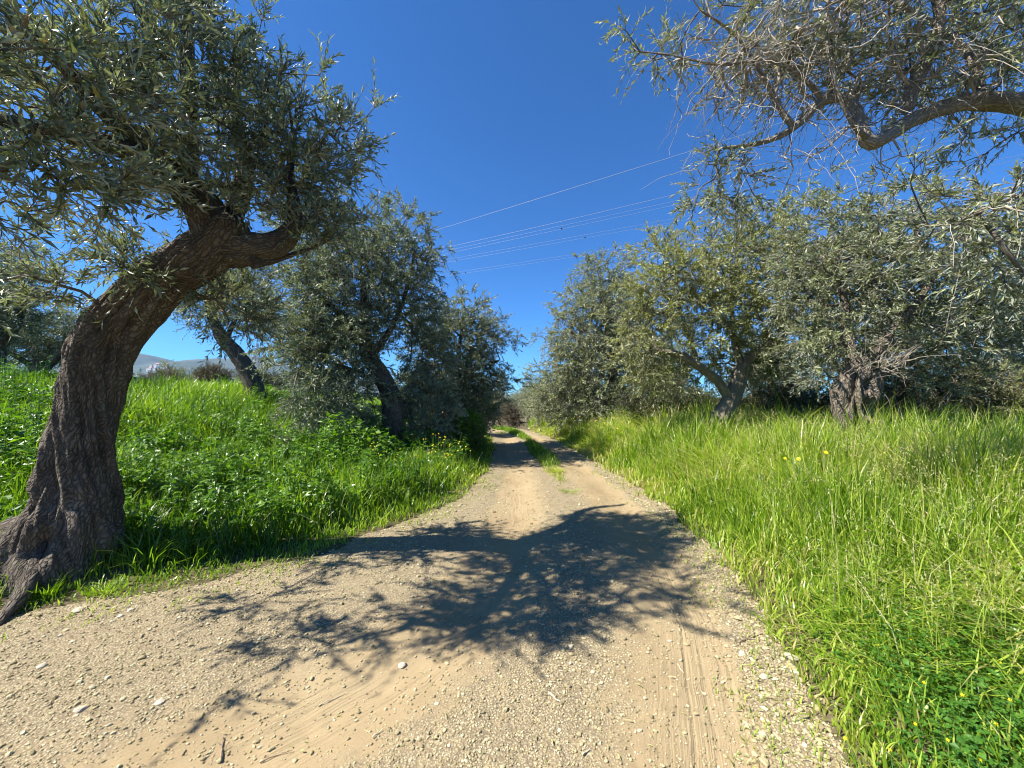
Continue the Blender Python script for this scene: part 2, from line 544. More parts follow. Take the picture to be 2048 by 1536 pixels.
def olive(name, label, cat, base, limbs, lobes, n_cl, k, pairs, tl, L, w, seed, mats, bark=None, group=None,
          limb_parts=True, r_tip=0.0045, up=0.25, droop=0.25, bare=0, bare_len=0.6, trunk_kw=None, extra=None, rshift=0.0, min_z=None, spread=0.8, node_twigs=0.5, shoots=0.22):
    g = np.random.default_rng(seed)
    root = empty(name, base)
    tag(root, label, cat, group)
    bark = bark or M_BARK
    nodes = []
    for i, lb in enumerate(limbs):
        mb = MB()
        kw = dict(nu=20, step=0.05, amp=0.10, flute=0.10, twist=1.0, seed=seed + i * 5)
        if i == 0: kw.update(trunk_kw or {})
        else: kw['start'] = True
        p = bark_tube(mb, lb, **kw)
        mb.build('trunk' if i == 0 else 'limb', [bark], root, smooth=True, attr=True)
        q, _ = resample(p, 0.10)
        nodes.append(q[len(q) // 2:, :3] if i == 0 else q[len(q) // 5:, :3])
    nodes = np.vstack(nodes)
    tg, ctr = sample_lobes(lobes, n_cl, g)
    sh = g.random(n_cl) < shoots
    size = np.mean([l[3] + l[5] for l in lobes]) * 0.5
    tg = tg + sh[:, None] * nrm(nrm(tg - ctr) + np.array((0, 0, .9)) + g.normal(size=tg.shape) * .35) * (size * g.uniform(.2, .95, n_cl))[:, None]
    if min_z is not None:
        tg[:, 2] = np.maximum(tg[:, 2], min_z + g.random(len(tg)) * 0.4)
    N, Pa, tips = grow(nodes, tg, g)
    crown = MB()
    rad, cnt = branch_mesh(crown, N, Pa, len(nodes), tips, r_tip, 1, 0.05)
    org = N[tips]
    bd = nrm(N[tips] - N[Pa[tips]])
    out = nrm(tg - ctr)
    twigs_with_leaves(crown, org, bd, out, g, k, pairs, tl, L, w, 0, 1, up, droop, spread, rshift)
    # leafy side twigs along thin branches
    cand = np.arange(len(nodes), len(N))
    cand = cand[(cnt[cand] <= 3) & (g.random(len(cand)) < node_twigs)]
    if len(cand):
        bd2 = nrm(N[cand] - N[Pa[cand]])
        twigs_with_leaves(crown, N[cand], bd2, nrm(g.normal(size=(len(cand), 3))), g, max(1, k // 2), pairs, tl, L, w, 0, 1, up, droop, spread, rshift)
    if extra: extra(crown, g, N, nodes)
    if bare:
        tw = bare_twigs(g, N[g.choice(len(N), bare)], bare_len)
        crown.add(tw[0], tw[1], 2, 0.5, tw[0])
    crown.build('crown', [mats[0], mats[1], M_TWIG_GREY], root, smooth=(1, 2))
    return root
def bare_twigs(g, org, ln, droop=0.5, r0=0.004, K=7, wig=0.05, base=None):
    T = len(org)
    d = nrm(g.normal(size=(T, 3)) + (np.array((0, 0, -0.1)) if base is None else base))
    l = ln * g.uniform(0.4, 1.3, T)
    u = np.linspace(0, 1, K)
    pt = org[:, None] + l[:, None, None] * (d[:, None] * u[:, None] + np.array((0, 0, -1.0)) * (droop * g.uniform(0, 1.2, T))[:, None, None] * (u ** 2)[:, None])
    pt = pt + np.cumsum(g.normal(size=(T, K, 3)) * wig * ln * 0.5, axis=1) * (u > 0)[:, None]
    return tubes(pt, (r0 * g.uniform(0.6, 1.3, T))[:, None] * np.linspace(1, 0.35, K), 4)

#@@TERRAIN
# ------------------------------------------------------------------ terrain
LE = np.array([(-16, 0.9), (-9, 1.75), (-5.2, 2.62), (-3.86, 2.92), (-3.3, 3.2), (-2.7, 3.48), (-2.15, 3.92), (-1.55, 4.8), (-0.97, 6), (-0.55, 8.5), (-0.6, 12), (-0.9, 16), (-1.5, 20), (-3.2, 28), (-6, 42)])
RE = np.array([(-0.8, -4), (0.75, -2), (1.15, 0), (1.42, 1.6), (1.80, 2.45), (2.03, 3.2), (2.2, 4.05), (2.36, 6), (2.3, 8), (2.15, 9.5), (1.75, 14.5), (1.1, 20), (-0.6, 30), (-3.2, 43)])
POLY = np.vstack((LE, RE[::-1], [(-16, -5)]))
def seg_dist(x, y, pl, closed=False):
    p = np.stack((x, y), -1)
    a = pl if closed else pl[:-1]
    b = np.roll(pl, -1, 0) if closed else pl[1:]
    best = np.full(x.shape, 1e9)
    for A, B in zip(a, b):
        ab = B - A
        t = np.clip(((p - A) @ ab) / (ab @ ab), 0, 1)
        best = np.minimum(best, np.hypot(*(np.moveaxis(p - A - t[..., None] * ab, -1, 0))))
    return best
def sdist(x, y):
    """signed distance to the path outline, negative on the path"""
    x, y = np.broadcast_arrays(np.asarray(x, float), np.asarray(y, float))
    ins = np.zeros(x.shape, bool)
    a, b = POLY, np.roll(POLY, -1, 0)
    for (x1, y1), (x2, y2) in zip(a, b):
        if y1 == y2: continue
        c = ((y1 > y) != (y2 > y)) & (x < (x2 - x1) * (y - y1) / (y2 - y1) + x1)
        ins ^= c
    d = seg_dist(x, y, POLY, True)
    d = d + 0.16 * (fbm(P3(x * 2.2, y * 2.2), 3, 5) - 0.5) * 2 * sm((y - 0.5) / 2) 
    return np.where(ins, -d, d)
TRK_R = np.array([(0.35, 0.3), (0.75, 1.2), (1.05, 1.95), (1.35, 2.75), (1.55, 4.0), (1.68, 5.5), (1.68, 8), (1.45, 11), (1.1, 15), (0.4, 20), (-2, 30)])
TRK_L = np.array([(-3.6, 0.1), (-2.3, 1.0), (-1.35, 1.7), (-0.7, 2.35), (-0.25, 3.05), (0.0, 4.2), (0.08, 6), (0.05, 9), (-0.05, 12), (-0.3, 16), (-0.8, 20), (-3, 30)])
def base_h(x, y):
    """common lie of the land: falls away down the path and far off"""
    far = sm((y - 15) / 40)
    return -2.2 * far * np.exp(-((x - 0.0) / 26) ** 2) - 1.2 * sm((np.hypot(x, y) - 40) / 200)
def path_h(x, y, fine=True):
    dR, dL = seg_dist(x, y, TRK_R), seg_dist(x, y, TRK_L)
    z = base_h(x, y) - 0.045 * np.exp(-(dR / 0.27) ** 2) - 0.035 * np.exp(-(dL / 0.3) ** 2)
    z = z + 0.05 * (fbm(P3(x * 0.9, y * 0.9), 3, 31) - 0.5)
    if fine:
        z = z + 0.022 * (fbm(P3(x * 5, y * 5), 3, 32) - 0.5) + 0.009 * (fbm(P3(x * 22, y * 22), 2, 33) - 0.5)
    return z
def ground_h(x, y, d=None):
    if d is None: d = sdist(x, y)
    left = 1.45 * sm((-x - 2.6) / 8.5) * (1 - 0.6 * sm((y - 20) / 25))
    right = 0.26 * sm((x - 2.0) / 3.0) * (1 - sm((y - 30) / 30))
    out = base_h(x, y) + left * sm((y - 0) / 3) + right + 0.10 * (fbm(P3(x * 0.8, y * 0.8), 3, 41) - 0.5) + 0.03 * (fbm(P3(x * 4, y * 4), 2, 42) - 0.5) + 0.05 * sm(d / 0.5)
    return np.where(d > 0, out * sm(d / 0.35) + (path_h(x, y, False) + 0.012) * (1 - sm(d / 0.35)), path_h(x, y, False) + 0.012 - 0.09 * sm(-d / 0.25))
def gh(x, y):
    return float(ground_h(np.array([float(x)]), np.array([float(y)]))[0])

t = NT('field_soil')
co = t.coords()
n1 = t.noise(co, 0.9, 5)
n2 = t.noise(co, 14, 5, 0.7)
c1 = t.mix(t.ramp(n1, [(0.35, 0.0), (0.65, 1.0)]), (0.10, 0.078, 0.045), (0.075, 0.07, 0.03))
c1 = t.mix(t.ramp(n2, [(0.4, 0.0), (0.7, 1.0)]), c1, (0.15, 0.115, 0.07))
t.link(c1, t.b.inputs['Base Color'])
t.b.inputs['Roughness'].default_value = 1.0
t.b.inputs['Specular IOR Level'].default_value = 0.1
t.link(t.bump(n2, 0.8, 0.03), t.b.inputs['Normal'])
M_SOIL = t.m

ux = np.linspace(-8.75, 8.75, 420)
gx = 2.0 * np.sinh(ux)
uy = np.linspace(-4.0, 8.3, 330)
gy = 4.0 + 2.0 * np.sinh(uy)
GX, GY = np.meshgrid(gx, gy)
GZ = ground_h(GX, GY)
mb = MB()
idx = np.arange(GX.size).reshape(GX.shape)
mb.add(P3(GX, GY, GZ), np.stack((idx[:-1, :-1], idx[:-1, 1:], idx[1:, 1:], idx[1:, :-1]), -1).reshape(-1, 4))
tag(mb.build('ground', [M_SOIL], smooth=True), kind='structure')

# path surface
t = NT('gravel_path')
co = t.coords()
at_ = t.attr('bark')
sep = t.new('SeparateXYZ'); t.link(at_.outputs['Vector'], sep.inputs[0])
across, along, grav = sep.outputs[0], sep.outputs[1], sep.outputs[2]
big = t.noise(co, 1.1, 4)
med = t.noise(co, 9, 5, 0.65)
fin = t.noise(co, 120, 3, 0.7)
v1 = t.vor(co, 85)
v2 = t.vor(co, 130)
sand = t.mix(t.ramp(big, [(0.3, 0.0), (0.7, 1.0)]), (0.29, 0.216, 0.116), (0.345, 0.27, 0.152))
sand = t.mix(t.math('MULTIPLY', t.ramp(fin, [(0.35, 1.0), (0.6, 0.0)]), 0.35), sand, (0.20, 0.14, 0.075))
grv = t.mix(t.ramp(t.vor(co, 85, 'F1', 1), [(0.1, 0.0), (0.9, 1.0)]), (0.285, 0.232, 0.13), (0.485, 0.42, 0.262))
grv = t.mix(t.ramp(t.math('ADD', v1, t.math('MULTIPLY', v2, 0.5)), [(0.35, 0.0), (0.9, 1.0)]), grv, (0.19, 0.148, 0.09))
gm = t.ramp(t.math('ADD', grav, t.math('MULTIPLY', t.math('SUBTRACT', med, 0.5), 0.9)), [(0.35, 0.0), (0.65, 1.0)])
t.link(t.mix(gm, sand, grv), t.b.inputs['Base Color'])
t.b.inputs['Roughness'].default_value = 0.95
t.b.inputs['Specular IOR Level'].default_value = 0.15
# tyre tread stripes: run along the wheel tracks
warp = t.math('ADD', across, t.math('MULTIPLY', t.math('SUBTRACT', t.noise(co, 2.5, 2), 0.5), 0.05))
cv = t.new('CombineXYZ'); t.link(t.math('MULTIPLY', warp, 60.0), cv.inputs[0]); t.link(t.math('MULTIPLY', along, 1.1), cv.inputs[1])
st = t.math('SUBTRACT', t.noise(cv.outputs[0], 1.0, 2), 0.5)
stm = t.math('MULTIPLY', t.math('MULTIPLY', t.math('MULTIPLY', st, 3.0), t.ramp(t.math('ABSOLUTE', across), [(0.16, 1.0), (0.45, 0.0)])), t.ramp(t.noise(co, 1.7, 3), [(0.38, 0.0), (0.6, 1.0)]))
stone_h = t.math('MULTIPLY', t.math('SUBTRACT', 1.0, t.math('MULTIPLY', v1, 1.2)), gm)
hh = t.math('ADD', t.math('MULTIPLY', stone_h, 0.35), t.math('ADD', t.math('MULTIPLY', fin, 0.28), t.math('MULTIPLY', stm, 0.38)))
ga = t.math('ADD', t.math('ADD', across, 0.5), t.math('MULTIPLY', t.math('SUBTRACT', t.noise(co, 1.6, 3), 0.5), 0.07))
gro = t.ramp(ga, [(0.30, 1.0), (0.318, 0.1), (0.336, 1.0), (0.395, 1.0), (0.41, 0.0), (0.43, 1.0), (0.455, 0.5), (0.47, 1.0), (0.545, 1.0), (0.56, 0.2), (0.575, 1.0), (0.64, 1.0), (0.655, 0.0), (0.675, 1.0)])
gro = t.math('MULTIPLY', t.math('SUBTRACT', gro, 1.0), t.ramp(t.noise(co, 1.3, 3), [(0.40, 0.0), (0.58, 1.0)]))
gro = t.math('MULTIPLY', gro, t.ramp(t.math('MULTIPLY', along, 0.1), [(0.28, 1.0), (0.5, 0.0)]))
gb = t.bump(gro, 0.8, 0.006)
t.link(t.bump(hh, 0.9, 0.012, gb), t.b.inputs['Normal'])
M_PATH = t.m

ys = np.concatenate((np.arange(-4, 0.9, 0.06), 0.9 * np.exp(np.arange(0, 470) * 0.0084)))
NU = 620
xl = np.interp(ys, LE[:, 1], LE[:, 0], left=-16) - 0.9
xr = np.interp(ys, RE[:, 1], RE[:, 0]) + 0.7
uu = np.linspace(0, 1, NU)
# more columns where the camera sees closest
PX = xl[:, None] + (xr - xl)[:, None] * (1 - (1 - uu[None]) ** 1.25)
PY = np.repeat(ys[:, None], NU, 1)
SD = sdist(PX, PY)
PZ = path_h(PX, PY) - 0.10 * sm(SD / 0.22)
dR, dL = seg_dist(PX, PY, TRK_R), seg_dist(PX, PY, TRK_L)
trk = np.minimum(dR, dL)
grav = 0.72 - 0.95 * np.exp(-(dR / 0.42) ** 2) - 0.75 * np.exp(-(dL / 0.38) ** 2) + 0.9 * np.exp(-((SD + .1) / 0.4) ** 2)
# signed offset from the nearer wheel track
def signed_off(x, y, pl):
    best = np.full(x.shape, 1e9); sg = np.zeros(x.shape)
    for A, B in zip(pl[:-1], pl[1:]):
        ab = B - A
        tt = np.clip(((x - A[0]) * ab[0] + (y - A[1]) * ab[1]) / (ab @ ab), 0, 1)
        ex, ey = x - A[0] - tt * ab[0], y - A[1] - tt * ab[1]
        d = np.hypot(ex, ey)
        cr = np.sign(ab[0] * ey - ab[1] * ex)
        m = d < best
        best = np.where(m, d, best); sg = np.where(m, cr, sg)
    return best * sg
oR, oL = signed_off(PX, PY, TRK_R), signed_off(PX, PY, TRK_L)
ACR = np.where(np.abs(oR) < np.abs(oL), oR, oL)
# shallow tread grooves really pressed into the wheel tracks near the camera
mask = np.exp(-(ACR / 0.2) ** 4) * sm((fbm(P3(PX * 1.3, PY * 1.3), 2, 61) - 0.4) / 0.2) * (PY < 7)
PZ = PZ - 0.006 * np.clip(fbm(P3(ACR * 34, PY * 0.5), 2, 3) - 0.5, 0, 1) * 2 * mask
keep = SD < 0.45
idx = np.arange(PX.size).reshape(PX.shape)
q = np.stack((idx[:-1, :-1], idx[:-1, 1:], idx[1:, 1:], idx[1:, :-1]), -1).reshape(-1, 4)
kq = keep.ravel()[q].all(1)
mb = MB()
mb.add(P3(PX, PY, PZ), q[kq], 0, 0.5, np.stack((ACR, PY, grav), -1))
tag(mb.build('path', [M_PATH], smooth=True, attr=True), kind='structure')

#@@GRAVEL
# ------------------------------------------------------------------ gravel
ph = (1 + 5 ** 0.5) / 2
ICO_V = nrm(np.array([(-1, ph, 0), (1, ph, 0), (-1, -ph, 0), (1, -ph, 0), (0, -1, ph), (0, 1, ph), (0, -1, -ph), (0, 1, -ph), (ph, 0, -1), (ph, 0, 1), (-ph, 0, -1), (-ph, 0, 1)], float))
ICO_F = np.array([(0, 11, 5), (0, 5, 1), (0, 1, 7), (0, 7, 10), (0, 10, 11), (1, 5, 9), (5, 11, 4), (11, 10, 2), (10, 7, 6), (7, 1, 8), (3, 9, 4), (3, 4, 2), (3, 2, 6), (3, 6, 8), (3, 8, 9), (4, 9, 5), (2, 4, 11), (6, 2, 10), (8, 6, 7), (9, 8, 1)])
t = NT('gravel_stone')
n = t.noise(t.coords(), 60, 3)
c = t.ramp(t.attr('rnd').outputs['Fac'], [(0.0, (0.21, 0.17, 0.085)), (0.35, (0.31, 0.26, 0.135)), (0.8, (0.45, 0.395, 0.22)), (1.0, (0.58, 0.53, 0.36))])
t.link(t.mix(t.math('MULTIPLY', n, 0.4), c, (0.22, 0.165, 0.10)), t.b.inputs['Base Color'])
t.b.inputs['Roughness'].default_value = 0.9
t.b.inputs['Specular IOR Level'].default_value = 0.2
M_STONE = t.m
def stones(mb, x, y, z, r, g, flat=0.6):
    n = len(x)
    rot = g.uniform(0, 2 * np.pi, n)
    sx, sy, sz = g.uniform(0.7, 1.4, n), g.uniform(0.6, 1.1, n), g.uniform(flat * 0.6, flat * 1.2, n)
    v = ICO_V[None] * g.uniform(0.75, 1.2, (n, 12, 1)) * np.stack((sx, sy, sz), -1)[:, None] * r[:, None, None]
    c, s = np.cos(rot)[:, None], np.sin(rot)[:, None]
    V = np.stack((v[..., 0] * c - v[..., 1] * s, v[..., 0] * s + v[..., 1] * c, v[..., 2]), -1) + np.stack((x, y, z), -1)[:, None]
    Fc = (np.arange(n)[:, None, None] * 12 + ICO_F[None]).reshape(-1, 3)
    mb.add(V, Fc, 0, np.repeat(g.random(n), 20))
g = np.random.default_rng(5)
nst = 520000
yy = 1.0 * np.exp(g.random(nst) * math.log(14))
xx = -8.5 + g.random(nst) * 11.2
ok = np.abs(xx / yy) < 1.5
xx, yy = xx[ok], yy[ok]
sd = sdist(xx, yy)
dR, dL = seg_dist(xx, yy, TRK_R), seg_dist(xx, yy, TRK_L)
gr = 0.60 - 0.62 * np.exp(-(dR / 0.45) ** 2) - 0.5 * np.exp(-(dL / 0.38) ** 2) + 0.9 * np.exp(-((sd + 0.15) / 0.35) ** 2) * (xx > 0.5) + 0.45 * (fbm(P3(xx * 1.4, yy * 1.4), 3, 88) - 0.5)
gr += 0.45 * np.exp(-(((xx - 0.45) / 0.35) ** 2)) * (yy < 5)
gr += 0.9 * (fbm(P3(xx * 7, yy * 7), 2, 89) - 0.5)
gr = gr * np.where(yy < 6, 1, 0.5)
kp = (sd < 0.10) & (g.random(len(xx)) < np.clip(gr, 0.10, 1) * 0.75)
xx, yy, sd = xx[kp], yy[kp], sd[kp]
rr = 0.0029 * (1 + 0.35 * yy / 3) * np.exp(g.normal(size=len(xx)) * 0.5)
rr = np.minimum(np.where(g.random(len(xx)) < 0.015, rr * 1.7, rr), .013 * (1 + .2 * yy))
rr = rr * np.where((sd > -.38) & (xx > .5), 1.35, 1.0)
zz = path_h(xx, yy) - 0.1 * sm(sd / 0.22) + rr * 0.3
mb = MB()
stones(mb, xx, yy, zz, rr, g)
tag(mb.build('gravel', [M_STONE]), 'loose pale gravel and grit scattered over the dirt track', 'gravel', kind='stuff')

#@@GRASS
# ------------------------------------------------------------------ grass and weeds
def blades(mb, x, y, z, h, w, lean, g, mat, rnd, yaw=None, az=None):
    n = len(x)
    a = g.uniform(0, 2 * np.pi, n) if az is None else az
    ld = np.stack((np.cos(a), np.sin(a), 0 * a), -1)
    f = a + np.pi / 2 + g.normal(size=n) * 0.6
    sd_ = np.stack((np.cos(f), np.sin(f), 0 * f), -1)
    b = np.stack((x, y, z), -1)
    rows = []
    for t_, ww in ((0, 0.75), (0.4, 1.0), (0.75, 0.7)):
        p = b + (np.array((0, 0, 1.0)) * (h * (t_ - 0.45 * lean * t_ * t_))[:, None]) + ld * (h * lean * t_ * t_)[:, None]
        rows += [p - sd_ * (w * ww * 0.5)[:, None], p + sd_ * (w * ww * 0.5)[:, None]]
    rows.append(b + np.array((0, 0, 1.0)) * (h * (1 - 0.45 * lean))[:, None] + ld * (h * lean)[:, None])
    V = np.stack(rows, 1)
    i = np.arange(n)[:, None] * 7
    mb.add(V, np.concatenate((i + np.array((0, 1, 3, 2)), i + np.array((2, 3, 5, 4)))), mat, np.concatenate((rnd, rnd)))
    o = mb.n - n * 7
    # tips share the vertices just added
    mb.L.append((np.arange(n)[:, None] * 7 + np.array((4, 5, 6)) + o).astype(np.int32).ravel())
    mb.T.append(np.full(n, 3, np.int32)); mb.M.append(np.full(n, mat, np.int32)); mb.R.append(np.asarray(rnd, np.float32))
    return V[:, 6]
def scatter(n, x0, x1, y0, y1, g, ypow=1.0):
    """points thinned with distance: log-uniform in depth"""
    y = y0 * (y1 / y0) ** (g.random(n) ** ypow)
    x = x0 + (x1 - x0) * g.random(n)
    return x, y
def inview(x, y, m=1.45):
    return (np.abs(x) < m * np.maximum(y, 0.3) + 0.6)

GM = [M_GRASS, M_LUSH, M_CLOVER, M_STRAW]
# --- right verge: wild oats
g = np.random.default_rng(21)
mb = MB()
n = 360000
x, y = scatter(n, 1.0, 15, 1.3, 24, g)
sd = sdist(x, y)
k = ((sd > -0.05) | ((sd > -.32) & (fbm(P3(x * 2.4, y * 2.4), 2, 59) > .60) & (g.random(n) < .45))) & inview(x, y) & (x > 0.8) & (g.random(n) < np.where(sd < 6, 1, 0.5)) & (g.random(n) < np.clip(0.6 + sd * 1.1, 0, 1)) & ((x < 1.5 + .95 * (y - 1.6)) | (y > 3.2) | (g.random(n) < .4))
x, y, sd = x[k], y[k], sd[k]
patch = fbm(P3(x * 0.9, y * 0.9), 3, 51)
h = (0.15 + 0.68 * sm((sd + 0.05) / 1.25)) * g.uniform(0.35, 1.35, len(x)) * (0.4 + 1.2 * fbm(P3(x * 1.8, y * 1.8), 3, 55))
h = h * (0.5 + 0.5 * sm((y - 2.0) / 2.5)) * (1 + .34 * sm((sd - 1.2) / 1.5) * sm((y - 3.5) / 1.5)) * np.where(x > 5.5, 0.8, 1.0)
w = 0.0064 * (0.8 + 0.26 * y) * g.uniform(0.6, 1.4, len(x))
ln = np.abs(g.normal(size=len(x))) * 0.38 + 0.12 + 0.5 * (fbm(P3(x * 1.2, y * 1.2), 2, 56) > 0.6)
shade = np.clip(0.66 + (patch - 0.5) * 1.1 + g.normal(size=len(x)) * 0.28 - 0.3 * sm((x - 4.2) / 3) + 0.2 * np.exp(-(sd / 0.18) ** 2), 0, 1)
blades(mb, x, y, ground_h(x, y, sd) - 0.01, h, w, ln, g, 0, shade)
# oat stems with drooping seed heads
n = 6500
x, y = scatter(n, 1.8, 12, 2.1, 16, g)
sd = sdist(x, y)
k = (sd > 0.35) & inview(x, y) & (g.random(n) < np.where(x > 5, 0.4, 1))
x, y, sd = x[k], y[k], sd[k]
h = (0.40 + 0.55 * sm(sd / 1.2)) * g.uniform(0.75, 1.2, len(x)) * (0.62 + 0.38 * sm((y - 2.0) / 2.0))
tip = blades(mb, x, y, ground_h(x, y, sd), h, np.full(len(x), 0.0035) * (0.8 + 0.2 * y), np.abs(g.normal(size=len(x))) * 0.15 + 0.05, g, 0, np.clip(g.normal(size=len(x)) * 0.12 + 0.72, 0, 1))
m = 8
T = len(tip)
pp = np.repeat(tip, m, 0) + g.normal(size=(T * m, 3)) * np.array((0.022, 0.022, 0.035)) * 1.0
dd = g.normal(size=(T * m, 3)) * 0.5 + np.array((0, 0, -0.5)) + np.repeat(g.normal(size=(T, 3)) * 0.3, m, 0)
dist = np.repeat(y, m)
leaves(mb, pp, dd, nrm(g.normal(size=(T * m, 3))), 0.024 * (0.8 + 0.1 * dist), 0.006 * (0.8 + 0.09 * dist), 3, np.clip(np.repeat(g.random(T) * 0.5, m) + g.random(T * m) * 0.4, 0, 1), 0.2)
# broad leaves low among the oats
n = 60000
x, y = scatter(n, 1.6, 14, 2.0, 20, g)
sd = sdist(x, y)
k = (sd > 0.1) & inview(x, y)
x, y, sd = x[k], y[k], sd[k]
z = ground_h(x, y, sd) + g.random(len(x)) * 0.32 * sm(sd / 0.8)
d = nrm(g.normal(size=(len(x), 3)) * np.array((1, 1, 0.4)) + np.array((0, 0, 0.2)))
leaves(mb, P3(x, y, z), d, nrm(g.normal(size=(len(x), 3)) * 0.5 + np.array((0, 0, 1.0))), 0.035 * (0.8 + 0.1 * y), 0.016 * (0.8 + 0.1 * y), 1, np.clip(g.random(len(x)) + 0.1, 0, 1))
n = 900
x, y = scatter(n, 1.6, 11, 2.0, 14, g)
sd = sdist(x, y)
k = (sd > .25) & inview(x, y)
x, y, sd = x[k], y[k], sd[k]
blades(mb, x, y, ground_h(x, y, sd), g.uniform(.3, .85, len(x)), .0045 * (.8 + .15 * y), g.uniform(.1, .95, len(x)), g, 3, g.random(len(x)))
n = 1500
x, y = scatter(n, 2.0, 11, 2.3, 12, g)
sd = sdist(x, y)
k = (sd > .5) & inview(x, y)
x, y, sd = x[k], y[k], sd[k]
blades(mb, x, y, ground_h(x, y, sd), g.uniform(.4, .9, len(x)), g.uniform(.010, .02, len(x)), g.uniform(.15, .7, len(x)), g, 0, np.clip(g.normal(size=len(x)) * .15 + .45, 0, 1))
tag(mb.build('oat_grass', GM), 'tall yellow-green wild oat grass on the right verge under the olive trees', 'grass', kind='stuff')

# --- clover patch at the lower right
mb = MB()
n = 52000
x = g.uniform(1.5, 4.6, n); y = g.uniform(0.9, 3.6, n)
sd = sdist(x, y)
edge = 1.45 + 0.95 * (y - 1.6) + 0.5 * (fbm(P3(x * 2, y * 2), 3, 71) - 0.5)
k = (sd > 0.05) & inview(x, y, 1.7) & (g.random(n) < np.clip(0.12 + (x - edge) * 1.1, 0.06, 1))
x, y, sd = x[k], y[k], sd[k]
hz = (0.06 + 0.22 * fbm(P3(x * 3, y * 3), 3, 72)) * sm(sd / 0.5) * g.uniform(0.35, 1.0, len(x))
gz = ground_h(x, y, sd)
for a in range(3):
    az_ = g.uniform(0, 6.28, len(x)) * 0 + (np.arange(len(x)) * 2.4 + a * 2.094)
    d = np.stack((np.cos(az_), np.sin(az_), g.uniform(-0.1, 0.35, len(x))), -1)
    s = 0.021 * g.uniform(0.45, 1.0, len(x)) * np.where(g.random(len(x)) < .15, 1.9, 1.0)
    leaves(mb, P3(x, y, gz + hz), d, nrm(g.normal(size=(len(x), 3)) * 0.28 + np.array((0, 0, 1.0))), s, s * 0.85, 2, np.clip(g.normal(size=len(x)) * 0.22 + 0.45, 0, 1), 0.12)
blades(mb, x[::3], y[::3], gz[::3], hz[::3], np.full(len(x[::3]), 0.0025), np.full(len(x[::3]), 0.1), g, 2, np.full(len(x[::3]), 0.4))
tag(mb.build('clover', GM), 'dark green clover and medick covering the verge in the lower right', 'clover', kind='stuff')

# --- left bank: lush weeds mixed with grass
g = np.random.default_rng(22)
mb = MB()
n = 300000
x, y = scatter(n, -22, 0.2, 2.6, 26, g, 0.9)
sd = sdist(x, y)
k = ((sd > -0.05) | ((sd > -.35) & (fbm(P3(x * 2.4, y * 2.4), 2, 60) > .60) & (g.random(n) < .45))) & inview(x, y) & (x < 0.1) & (g.random(n) < np.clip(0.6 + sd * 1.5, 0, 1)) & (g.random(n) < np.where(y > 14, 0.6, 1))
k &= ~(np.hypot((x + 2.75) / .5, (y - 5.6) / .35) < 1)
k &= ~((y < 4.2) & (x < -2.6) & (sd < 0.75) & (g.random(n) < 0.2))
x, y, sd = x[k], y[k], sd[k]
patch = fbm(P3(x * 0.8, y * 0.8), 3, 52)
tallback = sm((-x - 5.0) / 3.0) * sm((y - 6.0) / 2)
h = (0.10 + 0.34 * sm(sd / 0.9) + 0.32 * tallback) * g.uniform(0.5, 1.25, len(x)) * (0.55 + 0.9 * patch)
w = 0.0056 * (0.8 + 0.26 * y) * g.uniform(0.6, 1.4, len(x))
ln = np.abs(g.normal(size=len(x))) * 0.35 + 0.12
shade = np.clip(0.20 + (patch - 0.5) * 0.9 + g.normal(size=len(x)) * 0.16 + 0.35 * np.exp(-(sd / 0.3) ** 2) + 0.1 * tallback, 0, 1)
blades(mb, x, y, ground_h(x, y, sd) - 0.01, h, w, ln, g, 0, shade)
n = 260000
x, y = scatter(n, -20, 0.0, 3.0, 22, g, 0.9)
sd = sdist(x, y)
cl = fbm(P3(x * 1.1, y * 1.1), 3, 53)
k = (sd > 0.35) & inview(x, y) & (g.random(n) < sm((sd - 0.3) / 0.8)) & (g.random(n) < 0.35 + 0.65 * sm((cl - 0.35) / 0.25))
k &= ~((y < 4.2) & (x < -2.6) & (sd < 0.9))
x, y, sd, cl = x[k], y[k], sd[k], cl[k]
lump = fbm(P3(x * 2.6, y * 2.6), 2, 54)
top_ = (0.06 + 0.95 * lump ** 1.6 * (0.4 + cl)) * (sm(sd / 0.8) + .9 * np.exp(-((x + 2.6) / 1.4) ** 2 - ((y - 8.3) / 1.2) ** 2) * sm(sd / .3)) * (1 - 0.95 * np.exp(-((x + 2.75) / .5) ** 2 - ((y - 5.6) / .4) ** 2))
hz = top_ * g.random(len(x)) ** 0.45
d = nrm(g.normal(size=(len(x), 3)) * np.array((1, 1, 0.35)))
sz = (0.066 + 0.004 * y) * g.uniform(0.5, 1.5, len(x))
leaves(mb, P3(x, y, ground_h(x, y, sd) + hz), d, nrm(g.normal(size=(len(x), 3)) * 0.45 + np.array((0, 0, 1.0))), sz, sz * g.uniform(0.35, 0.7, len(x)), 1,
       np.clip(g.random(len(x)) * 0.7 + 0.35 * (lump - 0.3), 0, 1), 0.15)
